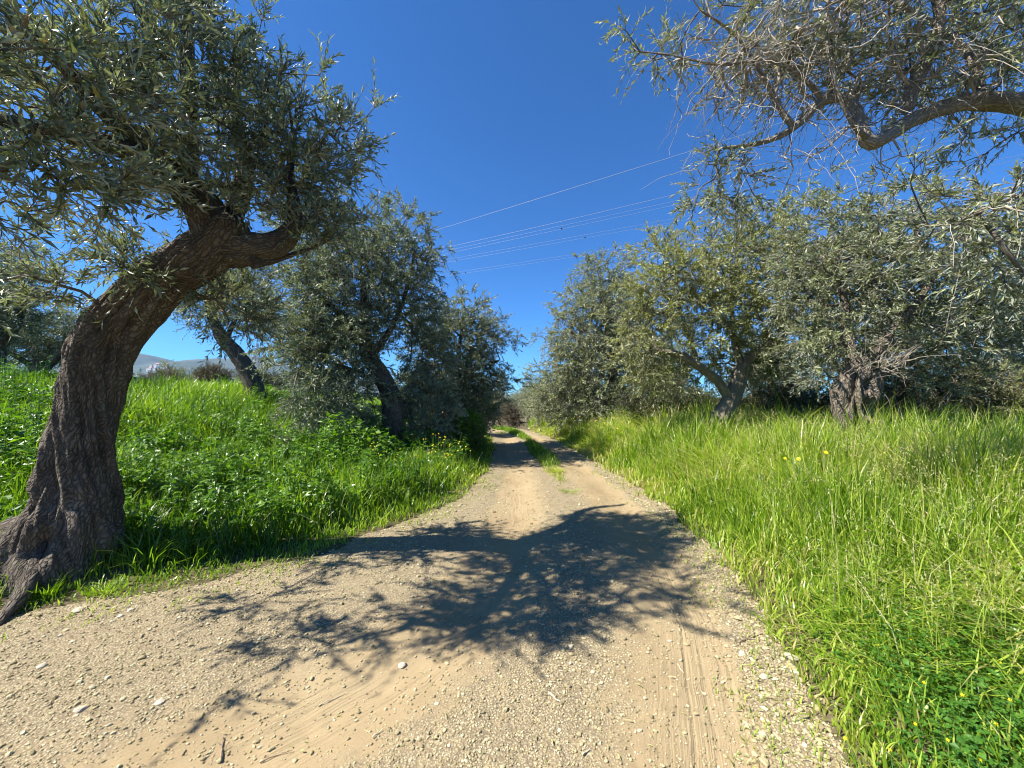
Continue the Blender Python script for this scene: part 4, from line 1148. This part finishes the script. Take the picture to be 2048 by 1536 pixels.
shrub('shrub', 'dark bramble thicket right behind the forked olive trunk', 'shrub', spx(1500, 11.5), 11.5, 1.9, 1.2, 2.1, 480, .085, .022, M_BRUSH, 204, bare=200)
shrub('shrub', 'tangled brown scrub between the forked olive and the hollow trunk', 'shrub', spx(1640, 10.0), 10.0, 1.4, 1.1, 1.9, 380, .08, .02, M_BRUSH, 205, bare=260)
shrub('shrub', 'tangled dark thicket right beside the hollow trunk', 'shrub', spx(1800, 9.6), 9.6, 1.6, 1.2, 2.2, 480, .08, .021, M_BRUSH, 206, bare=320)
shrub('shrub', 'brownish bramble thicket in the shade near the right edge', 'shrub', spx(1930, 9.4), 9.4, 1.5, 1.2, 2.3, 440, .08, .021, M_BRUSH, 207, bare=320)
shrub('shrub', 'leafy thicket at the right edge behind the shaded grass', 'shrub', spx(2050, 9.2), 9.2, 1.5, 1.2, 2.5, 420, .08, .022, M_OLIVE_Y, 208, bare=160)
shrub('shrub', 'grey dry shrub at the far end of the track', 'shrub', spx(1022, 27), 27, 1.0, 0.9, 1.7, 200, .11, .025, M_DRYLEAF, 209, bare=200)
shrub('shrub', 'dark green bush at the shaded left edge where the track narrows', 'shrub', spx(938, 10.8), 10.8, .55, .9, 1.2, 240, .07, .03, M_LUSH, 210, bare=10)
shrub('shrub', 'dark bush below the small olive left of the far track', 'shrub', spx(960, 17), 17, 1.3, 1.4, 2.2, 300, .10, .028, M_BRUSH, 211, bare=80)
shrub('shrub', 'brown scrub bush beyond the left field beside the bent trunk', 'shrub', spx(318, 24), 24, 2.0, 1.2, 2.1, 260, .12, .03, M_DRYLEAF, 212, bare=200)
shrub('shrub', 'round green bush beyond the left field between brown scrub', 'shrub', spx(372, 26), 26, 1.4, 1.2, 3.0, 260, .13, .035, M_OLIVE_G, 213, bare=20)
shrub('shrub', 'reddish brown scrub beyond the left field near the slanting trunk', 'shrub', spx(425, 22), 22, 1.5, 1.0, 2.2, 260, .11, .028, M_DRYLEAF, 214, bare=200)
shrub('shrub', 'green bush beyond the left field behind the slanting trunk', 'shrub', spx(540, 24), 24, 2.4, 1.2, 2.4, 320, .12, .03, M_BRUSH, 215, bare=40)

# left edge trees
def far_tree(name, label, px, y, h, rpx, seed, mats, n=420, L=.11, group=None, cat='tree', wid=1.0):
    x = at(px, 800, y)[0]
    z = gh(x, y)
    g = np.random.default_rng(seed)
    tk = np.array([(x, y, z - .1, .26), (x + .05, y, z + h * .18, .20), (x + g.normal() * .2, y, z + h * .36, .14), (x + g.normal() * .3, y, z + h * .6, .06)])
    lm = [tk]
    for s in (-1, 1):
        lm.append(np.array([(x, y, z + h * .25, .11), (x + s * .3 * rpx, y, z + h * .42, .08), (x + s * .6 * rpx, y + g.normal() * .3, z + h * .6, .04)]))
    lb = []
    for i in range(8):
        b = g.uniform(0, 6.28); q = g.uniform(0, .62)
        lb.append((x + math.cos(b) * q * rpx, y + math.sin(b) * q * rpx, z + h * g.uniform(.38, .82), rpx * g.uniform(.35, .55), rpx * g.uniform(.35, .5), h * g.uniform(.12, .2)))
    return olive(name, label, cat, (x, y, z), lm, lb, n, 4, 6, L * 3.3, L, L * .25, seed, mats, group=group, trunk_kw=dict(nu=16, step=.12))
far_tree('olive_tree', 'olive tree cut by the left edge behind the leaning trunk', -20, 9.5, 4.6, 1.9, 301, OL, 560, .085)
far_tree('olive_tree', 'dark bushy olive tree between the left edge and the leaning trunk', 75, 13.5, 3.4, 1.9, 302, OL, 420, .10)
far_tree('olive_tree', 'dark olive tree farther off at the left edge, low on the field', -40, 14, 4.2, 2.2, 303, OL, 420, .10)
far_tree('olive_tree', 'far olive tree at the end of the track left of the distant pylon', 985, 40, 4.6, 2.6, 304, OL, 260, .18)
far_tree('olive_tree', 'far olive tree at the end of the track under the distant pylon', 1018, 60, 4.3, 2.8, 305, OL, 240, .22)
far_tree('olive_tree', 'far pale olive tree at the end of the track right of the distant pylon', 1056, 44, 4.4, 2.4, 306, OLG, 260, .18)
far_tree('olive_tree', 'olive tree behind the tall silvery tree and forked olive', 1330, 19, 5.0, 2.4, 307, OLY, 420, .12)
far_tree('olive_tree', 'shaded olive tree behind the hollow trunk and the thicket', 1790, 14, 5.2, 2.8, 308, OLY, 480, .11)
far_tree('olive_tree', 'olive tree behind the thicket at the right edge', 2010, 13, 4.8, 2.4, 309, OL, 420, .11)
far_tree('olive_tree', 'olive tree behind the forked olive and the hollow trunk', 1570, 16, 5.0, 2.5, 310, OLG, 420, .12)

#@@DISTANCE
# ------------------------------------------------------------------ distance: tree belt, hills, houses, pylons, lines
g = np.random.default_rng(33)
mb = MB()
for i in range(150):
    yb = g.uniform(70, 420)
    pxl = g.uniform(-150, 2200)
    x = (pxl - CX) / F * yb
    h = g.uniform(2.5, 4.6)
    z = float(base_h(np.array([x]), np.array([yb]))[0])
    n = 420
    c = nrm(g.normal(size=(n, 3))) * (g.random((n, 1)) ** .4) * np.array((h * .75, h * .75, h * .45)) * (0.7 + 0.5 * g.random((n, 1))) + np.array((x, yb, z + h * .55))
    leaves(mb, c, g.normal(size=(n, 3)), nrm(g.normal(size=(n, 3)) + np.array((0, 0, .6))), .55, .3, 0, g.random(n))
tag(mb.build('far_woods', [M_BRUSH]), 'far belt of olive groves and scrub on the plain before the hills', 'trees', kind='stuff')

t = NT('hill_scrub')
n = t.noise(t.coords(), 0.004, 6, 0.65)
n2 = t.noise(t.coords(), 0.03, 5, 0.7)
c = t.mix(t.ramp(n, [(.4, 0.0), (.6, 1.0)]), (0.03, 0.045, 0.03), (0.075, 0.08, 0.05))
t.link(t.mix(t.ramp(n2, [(.45, 0.0), (.65, 1.0)]), c, (0.025, 0.04, 0.025)), t.b.inputs['Base Color'])
t.b.inputs['Roughness'].default_value = 1
M_HILL = t.m
hx = np.linspace(-7000, 3500, 300)
hy = np.linspace(1500, 4600, 110)
HX, HY = np.meshgrid(hx, hy)
pxh = np.array([-700, -200, 0, 150, 230, 290, 330, 365, 420, 470, 520, 600, 700, 800, 900, 960, 1010, 1035, 1060, 1120, 1300, 2000])
top = np.array([690, 700, 712, 700, 690, 704, 722, 719, 711, 718, 719, 735, 752, 770, 782, 786, 789, 788, 792, 794, 795, 796])
prof = (797 - np.interp(CX + HX / 3000 * F, pxh, top)) / F * 3000
rid = np.exp(-((HY - 3000) / 620) ** 2)
nz = fbm(P3(HX / 500, HY / 500), 5, 15)
HZ = -8 + (prof + 10) * rid * (0.82 + 0.36 * nz)
mb = MB()
idx = np.arange(HX.size).reshape(HX.shape)
mb.add(P3(HX, HY, HZ), np.stack((idx[:-1, :-1], idx[:-1, 1:], idx[1:, 1:], idx[1:, :-1]), -1).reshape(-1, 4))
tag(mb.build('hills', [M_HILL], smooth=True), kind='structure')

M_WALL = plain('house_wall', (0.72, 0.68, 0.62), 0.9)
M_ROOF = plain('tile_roof', (0.42, 0.20, 0.12), 0.9)
def house(px, py, y, wd, hh):
    p = at(px, py, y)
    root = empty('hill_house', p)
    tag(root, 'tiny pale house of the far village at the foot of the blue hills', 'house', 'far village houses below the hills')
    w2, d2 = wd / 2, wd * .4
    v = np.array([(sx * w2, sy * d2, z) for z in (-6, hh) for sx, sy in ((-1, -1), (1, -1), (1, 1), (-1, 1))]) + p
    a = MB(); a.add(v, [(0, 1, 5, 4), (1, 2, 6, 5), (2, 3, 7, 6), (3, 0, 4, 7)]); a.build('wall', [M_WALL], root)
    r = np.array([(-w2 * 1.1, -d2 * 1.1, hh + .02), (w2 * 1.1, -d2 * 1.1, hh + .02), (w2 * 1.1, d2 * 1.1, hh + .02), (-w2 * 1.1, d2 * 1.1, hh + .02), (-w2 * .9, 0, hh + wd * .25), (w2 * .9, 0, hh + wd * .25)]) + p
    b = MB(); b.add(r, [(0, 1, 5, 4), (2, 3, 4, 5)]); b.add(r, [(1, 2, 5), (3, 0, 4)]); b.build('roof', [M_ROOF], root)
for i in range(16):
    house(g.uniform(296, 352), g.uniform(730, 741), g.uniform(1900, 2100), g.uniform(9, 16), g.uniform(5, 9))

def pylon(px, pbase, y, h, label):
    p = at(px, pbase, y)
    root = empty('electricity_pylon', p)
    tag(root, label, 'pylon', 'pylons on the plain')
    bars = []
    def lev(z): return 0.10 * h * (1 - z / h) ** 1.2 + 0.012 * h
    zs = [0, .2 * h, .38 * h, .54 * h, .68 * h, .8 * h, .9 * h, h]
    for z0, z1 in zip(zs[:-1], zs[1:]):
        a, b = lev(z0), lev(z1)
        C0 = [np.array((sx * a, sy * a, z0)) for sx, sy in ((-1, -1), (1, -1), (1, 1), (-1, 1))]
        C1 = [np.array((sx * b, sy * b, z1)) for sx, sy in ((-1, -1), (1, -1), (1, 1), (-1, 1))]
        for i in range(4):
            j = (i + 1) % 4
            bars += [(C0[i], C1[i]), (C0[i], C1[j]), (C0[j], C1[i]), (C1[i], C1[j])]
    pt = np.array([(a + p, b + p) for a, b in bars])
    V, Fc = tubes(pt, np.full((len(pt), 2), .0042 * h), 4)
    m = MB(); m.add(V, Fc); m.build('lattice_tower', [M_STEEL], root)
    for z, w_ in ((.68, .17), (.8, .21), (.9, .15)):
        z *= h; w_ *= h
        b2 = [((-w_, 0, z), (w_, 0, z)), ((-w_, 0, z), (0, 0, z + .07 * h)), ((w_, 0, z), (0, 0, z + .07 * h))]
        pt = np.array([(np.array(a) + p, np.array(b) + p) for a, b in b2])
        V, Fc = tubes(pt, np.full((3, 2), .004 * h), 4)
        m = MB(); m.add(V, Fc); m.build('crossarm', [M_STEEL], root)
pylon(1012, 803, 620, 34, 'hazy lattice pylon at the far end of the track')
pylon(513, 768, 330, 35, 'hazy lattice pylon beyond the left field before the hills')

def line(name, label, p1, p2, dual, spacers=()):
    """overhead conductors through two points of sight, running on to both sides"""
    e1 = (797 - p1[1]); e2 = (797 - p2[1])
    Y1 = 36 / (e1 / F); Y2 = 36 / (e2 / F)
    A, B = at(p1[0], p1[1], Y1), at(p2[0], p2[1], Y2)
    root = empty(name, A)
    tag(root, label, 'power line', 'power lines across the sky')
    u = np.linspace(-2.2, 7.0, 60)
    pts = A + (B - A) * u[:, None]
    pts[:, 2] += 0.35 * (u * (u - 1)) * 0.25
    dirv = nrm((B - A) * np.array((1, 1, 0)))
    side = np.array((-dirv[1], dirv[0], 0))
    for s in ((-0.22, 0.22) if dual else (0.0,)):
        V, Fc = tubes((pts + side * s + np.array((0, 0, s * 1.2)))[None], np.full((1, 60), .018 if dual else .024), 5)
        m = MB(); m.add(V, Fc); m.build('conductor', [M_WIRE], root, smooth=True)
    for px in spacers:
        tt = np.linspace(0, 1, 400)
        q = A + (B - A) * tt[:, None]
        pr = CX + q[:, 0] / (q[:, 1]) * F
        c = q[np.argmin(np.abs(pr - px))]
        a = MB(); a.add(ICO_V * np.array((.2, .2, .2)) + c - np.array((0, 0, .25)), ICO_F); a.build('spacer', [M_DARK], root)
line('power_line', 'single thin earth wire, highest of the lines in the sky', (1420, 290), (880, 458), False)
line('power_line', 'faint thin wire just above the upper twin cable', (1340, 391), (1130, 441), False)
line('power_line', 'upper twin cable of the overhead line between the trees', (1340, 408), (880, 507), True, (1124,))
line('power_line', 'middle twin cable of the overhead line between the trees', (1340, 442), (865, 527), True, (1173, 890))
line('power_line', 'lowest twin cable of the overhead line between the trees', (1420, 470), (850, 556), True, (1214, 930))

#@@SMALL
# ------------------------------------------------------------------ small things: flowers, stones, twigs, tufts, stalks
def ground_at(px, py):
    d = ray(px, py)
    tt = CAMZ / -d[2]
    for _ in range(6):
        q = np.array((0, 0, CAMZ)) + d * tt
        z = max(gh(q[0], q[1]), float(path_h(q[:1], q[1:2])[0]) if sdist(q[0], q[1]) < 0 else -9)
        tt = (CAMZ - z) / -d[2]
    q = np.array((0, 0, CAMZ)) + d * tt
    q[2] = z
    return q
def flower(px, py, y, stem_h, r, label, group, seed, petals=13):
    g = np.random.default_rng(seed)
    c = at(px, py, y)
    base = np.array((c[0] + g.normal() * .02, c[1] + g.normal() * .02, c[2] - stem_h))
    root = empty('yellow_flower', base)
    tag(root, label, 'flower', group)
    u = np.linspace(0, 1, 5)[:, None]
    pt = base + (c - base) * u + np.sin(u * np.pi) * np.array((.01, 0, 0))
    V, Fc = tubes(pt[None], np.full((1, 5), .0022), 5)
    m = MB(); m.add(V, Fc); m.build('stem', [M_STEM], root, smooth=True)
    ax = nrm(np.array((g.normal() * .4 - .3, -.5 + g.normal() * .2, .8)))
    e1 = nrm(np.cross(ax, (1, .2, .1))); e2 = np.cross(ax, e1)
    m = MB()
    for ring in (0, 1):
        a = np.arange(petals) * 2 * np.pi / petals + ring * .2
        d = np.cos(a)[:, None] * e1 + np.sin(a)[:, None] * e2 + ax * (.15 + .45 * ring)
        leaves(m, np.repeat(c[None], petals, 0) + ax * .002 * ring, d, np.repeat(ax[None], petals, 0), r * (1 - .35 * ring), r * .42, 0, g.random(petals), .1)
    m.build('flower_head', [M_PETAL], root)
G1 = 'yellow daisies among the oats on the right verge'
flower(1652, 905, 4.2, .8, .026, 'large yellow daisy below the hollow olive trunk', G1, 1)
flower(1597, 918, 4.2, .75, .024, 'yellow daisy in the oats, middle of the row left of the hollow trunk', G1, 2)
flower(1570, 917, 4.3, .75, .020, 'yellow daisy left of the flat one in the oats', G1, 3)
flower(1491, 931, 4.4, .7, .014, 'small yellow daisy low in the oats below the forked olive', G1, 4)
flower(1875, 1203, 2.75, .35, .019, 'yellow daisy at the top of the clover patch', G1, 5)
flower(1768, 906, 4.4, .7, .014, 'small yellow daisy at the foot of the hollow trunk', G1, 6)
flower(2020, 922, 4.0, .7, .012, 'yellow daisy at the right edge in the shaded grass', G1, 7)
g = np.random.default_rng(8)
for i, (px, py) in enumerate([(1830, 1448), (1848, 1365), (1992, 1448), (2000, 1325), (1975, 1300), (1690, 1477), (1756, 1290), (1780, 1500), (1925, 1390), (1960, 1520), (1895, 1480), (1822, 1280), (2020, 1400)]):
    q = ground_at(px, py)
    yv = q[1] * 0.9
    flower(px, py, yv, .16, .0085, 'tiny yellow flower among the clover leaves at lower right', 'tiny yellow flowers in the clover', 50 + i, 7)
for i in range(52):
    px, py = (g.normal(885, 22), g.normal(893, 11)) if i < 34 else ((g.normal(745, 14), g.normal(895, 7)) if i < 43 else (g.normal(815, 22), g.normal(912, 8)))
    flower(px, py, 6.9 + g.normal() * .25, .35, .016, 'small yellow wildflower in the weeds along the left edge of the track', 'yellow wildflowers on the left verge', 100 + i, 7)
for i in range(16):
    px, py = g.uniform(1140, 1260), g.normal(838, 8)
    flower(px, py, 9 + g.normal() * .5, .5, .018, 'yellow wildflower in the grass below the tall silvery tree', 'yellow wildflowers below the tall silvery tree', 200 + i, 7)

M_ROCK = plain('pale_limestone', (0.42, 0.36, 0.26), 0.9, nscale=40, var=.25)
def stone(px, py, r, label, seed, group='loose stones on the track', mat=None):
    g = np.random.default_rng(seed)
    q = ground_at(px, py)
    m = MB()
    V = ICO_V; Fc = ICO_F
    # one subdivision for a worn, angular stone
    vs = list(map(tuple, V)); cache = {}
    def mid(a, b):
        k = (min(a, b), max(a, b))
        if k not in cache:
            cache[k] = len(vs); vs.append(tuple(nrm((np.array(vs[a]) + np.array(vs[b]))[None])[0]))
        return cache[k]
    nf = []
    for a, b, c in Fc:
        ab, bc, ca = mid(a, b), mid(b, c), mid(c, a)
        nf += [(a, ab, ca), (b, bc, ab), (c, ca, bc), (ab, bc, ca)]
    v = np.array(vs)
    v = v * (0.72 + 0.55 * noise(v * 1.5 + seed * 3.1, seed))[:, None] * np.array((g.uniform(1, 1.5), g.uniform(.8, 1.1), g.uniform(.4, .6))) * r
    a = g.uniform(0, 6.28)
    v = np.stack((v[:, 0] * math.cos(a) - v[:, 1] * math.sin(a), v[:, 0] * math.sin(a) + v[:, 1] * math.cos(a), v[:, 2] + r * .12), -1) + q
    m.add(v, np.array(nf))
    o = m.build('stone', [mat or M_ROCK])
    tag(o, label, 'stone', group)
for i, (px, py, r, lb) in enumerate([
    (805, 1331, .026, 'pale rounded stone in the gravel ridge between the wheel tracks'),
    (155, 1222, .035, 'flat pale stone on the gravel below the leaning trunk'),
    (262, 1220, .022, 'small pale stone in the gravel near the grass tufts'),
    (320, 1405, .022, 'flat pale stone in the gravel at lower left'),
    (160, 1420, .024, 'flat light stone pressed into the gravel near the lower left corner'),
    (1582, 1315, .032, 'largest pale stone on the gravel strip at the right edge of the track'),
    (1528, 1355, .024, 'flat whitish stone on the gravel strip left of the largest stone'),
    (1445, 1365, .010, 'small round pebble beside the right tyre marks'),
    (1340, 1282, .012, 'pale pebble on the sandy right wheel track'),
    (1062, 858, .16, 'grey stone lying in the grass at the far bend of the track'),
    (1590, 1345, .022, 'pale stone half under the grass at the right edge of the track'),
    (85, 1332, .022, 'pale stone in the gravel near the left edge')]):
    stone(px, py, r, lb, 400 + i)

def stick(px0, py0, px1, py1, r, label, seed, mat=None, side=True, name='dead_twig', cat='twig', lift=0.006):
    g = np.random.default_rng(seed)
    a, b = ground_at(px0, py0), ground_at(px1, py1)
    u = np.linspace(0, 1, 9)[:, None]
    pt = a + (b - a) * u
    ln = np.linalg.norm(b - a)
    pt = pt + np.cumsum(g.normal(size=(9, 3)) * ln * .02, 0) * np.array((1, 1, 0))
    for i in range(9):
        pt[i, 2] = float(path_h(pt[i:i + 1, 0], pt[i:i + 1, 1])[0]) + r + lift * (0.5 + .5 * math.sin(i))
    ps, rs = [pt], [np.linspace(r, r * .45, 9)]
    if side:
        for k in (3, 5):
            d = nrm(np.cross(b - a, (0, 0, 1)))* (1 if k == 3 else -1) + nrm(b - a) * .8
            q = pt[k] + nrm(d) * ln * .22 * u
            q[:, 2] = pt[k, 2] + .01 * u[:, 0]
            ps.append(q); rs.append(np.linspace(r * .6, r * .25, 9))
    V, Fc = tubes(np.array(ps), np.array(rs), 6)
    m = MB(); m.add(V, Fc)
    tag(m.build(name, [mat or M_DEAD], smooth=True), label, cat, 'dead twigs on the track')
stick(440, 1528, 447, 1478, .0045, 'forked dead twig standing out at the bottom of the dirt track', 1)
stick(1478, 1288, 1540, 1266, .005, 'dark crooked twig lying on the gravel at the right edge', 2)
stick(100, 1410, 118, 1388, .003, 'short dry twig on the gravel at lower left', 3, side=False)
stick(25, 1340, 52, 1330, .003, 'thin dry twig on the gravel near the left frame edge', 4, side=False)
stick(1098, 1388, 1122, 1408, .005, 'pale flat bark chip lying on the sandy middle of the track', 5, M_STRAWSTALK, False)
stick(1225, 968, 1302, 971, .006, 'long thin stick lying across the sunny right wheel track', 6, side=False)
stick(520, 1528, 590, 1500, .003, 'thin twig pressed into the left tyre marks at the bottom', 7, side=False)
stick(1165, 1512, 1180, 1500, .004, 'small curled dry leaf stalk at the bottom of the track', 8, M_STRAWSTALK, False)
stick(745, 1478, 765, 1462, .004, 'small curled piece of bark on the sand at lower centre', 9, M_STRAWSTALK, False)
stick(640, 1412, 700, 1385, .0025, 'thin straw lying along the left tyre marks', 10, M_STRAWSTALK, False)
stick(1355, 1330, 1372, 1352, .0025, 'short straw on the right tyre marks', 11, M_STRAWSTALK, False)

def tuft(px, py, n, h, w, lean, label, seed, rmean=.3, spread=.08):
    g = np.random.default_rng(seed)
    q = ground_at(px, py)
    x = q[0] + g.normal(size=n) * spread; y = q[1] + g.normal(size=n) * spread * .8
    sd_ = sdist(x, y)
    z = np.where(sd_ < 0, path_h(x, y), ground_h(x, y, sd_)) - .01
    m = MB()
    blades(m, x, y, z, h * g.uniform(.5, 1.2, n), np.full(n, w) * g.uniform(.7, 1.3, n), lean * g.uniform(.5, 1.3, n), g, 0, np.clip(g.normal(size=n) * .14 + rmean, 0, 1), az=np.arctan2(y - q[1], x - q[0]) + g.normal(size=n) * .5)
    tag(m.build('grass_tuft', [M_GRASS]), label, 'grass tuft', 'grass tufts at the edges of the track')
tuft(95, 1195, 150, .20, .006, .6, 'bright grass tuft beside the root of the leaning trunk', 1, .25, .06)
tuft(300, 1130, 60, .42, .010, .95, 'long-bladed arching grass tuft in the shade right of the leaning trunk', 2, .35, .10)
tuft(390, 1120, 90, .30, .007, .8, 'arching grass tuft at the shaded verge farther right of the trunk', 3, .35, .10)
tuft(205, 1185, 160, .10, .006, .8, 'low flattened grass tuft on the gravel between trunk and track', 4, .55, .06)
tuft(1140, 985, 120, .09, .006, .8, 'tiny grass tuft on the gravel between the wheel tracks', 5, .55, .10)
tuft(1110, 945, 260, .16, .006, .6, 'dry yellowish grass tuft at the near end of the middle strip', 6, .85, .10)
tuft(1180, 893, 150, .22, .01, .5, 'grass tuft at the foot of the right verge', 7, .4, .14)
tuft(1005, 868, 120, .2, .012, .6, 'small grass tuft at the far end of the middle strip', 8, .5, .2)

def stalk(pts, r, label, seed):
    p = np.array([at(*q) for q in pts])
    p = catmull(np.hstack((p, np.full((len(p), 1), r))), 6)[:, :3]
    V, Fc = tubes(p[None], np.linspace(r, r * .6, len(p))[None], 5)
    m = MB(); m.add(V, Fc)
    tag(m.build('dry_stalk', [M_STRAWSTALK], smooth=True), label, 'stalk', 'long dry stalks on the right verge')
stalk([(2070, 1010, 3.6), (2010, 975, 3.75), (1960, 950, 3.9), (1890, 922, 4.1)], .006, 'long bent straw stalk over the shaded grass near the right edge', 1)
stalk([(1960, 1020, 3.5), (1905, 995, 3.6), (1850, 978, 3.7)], .005, 'shorter straw stalk in the grass below the long one', 2)

#@@HAZE
# ------------------------------------------------------------------ haze over the whole scene
m = bpy.data.materials.new('haze_air'); m.use_nodes = True
nt = m.node_tree
nt.nodes.remove(nt.nodes['Principled BSDF'])
v = nt.nodes.new('ShaderNodeVolumePrincipled')
v.inputs['Color'].default_value = (0.36, 0.66, 1.0, 1)
v.inputs['Density'].default_value = 0.000065
v.inputs['Anisotropy'].default_value = 0.2
nt.links.new(v.outputs[0], nt.nodes['Material Output'].inputs['Volume'])
x0, x1, y0, y1, z0, z1 = -8800, 8800, -90, 5200, -14, 420
V = np.array([(x, y, z) for z in (z0, z1) for x, y in ((x0, y0), (x1, y0), (x1, y1), (x0, y1))], float)
mb = MB()
mb.add(V, [(0, 3, 2, 1), (4, 5, 6, 7), (0, 1, 5, 4), (1, 2, 6, 5), (2, 3, 7, 6), (3, 0, 4, 7)])
hz = mb.build('haze', [m])
tag(hz, kind='stuff')
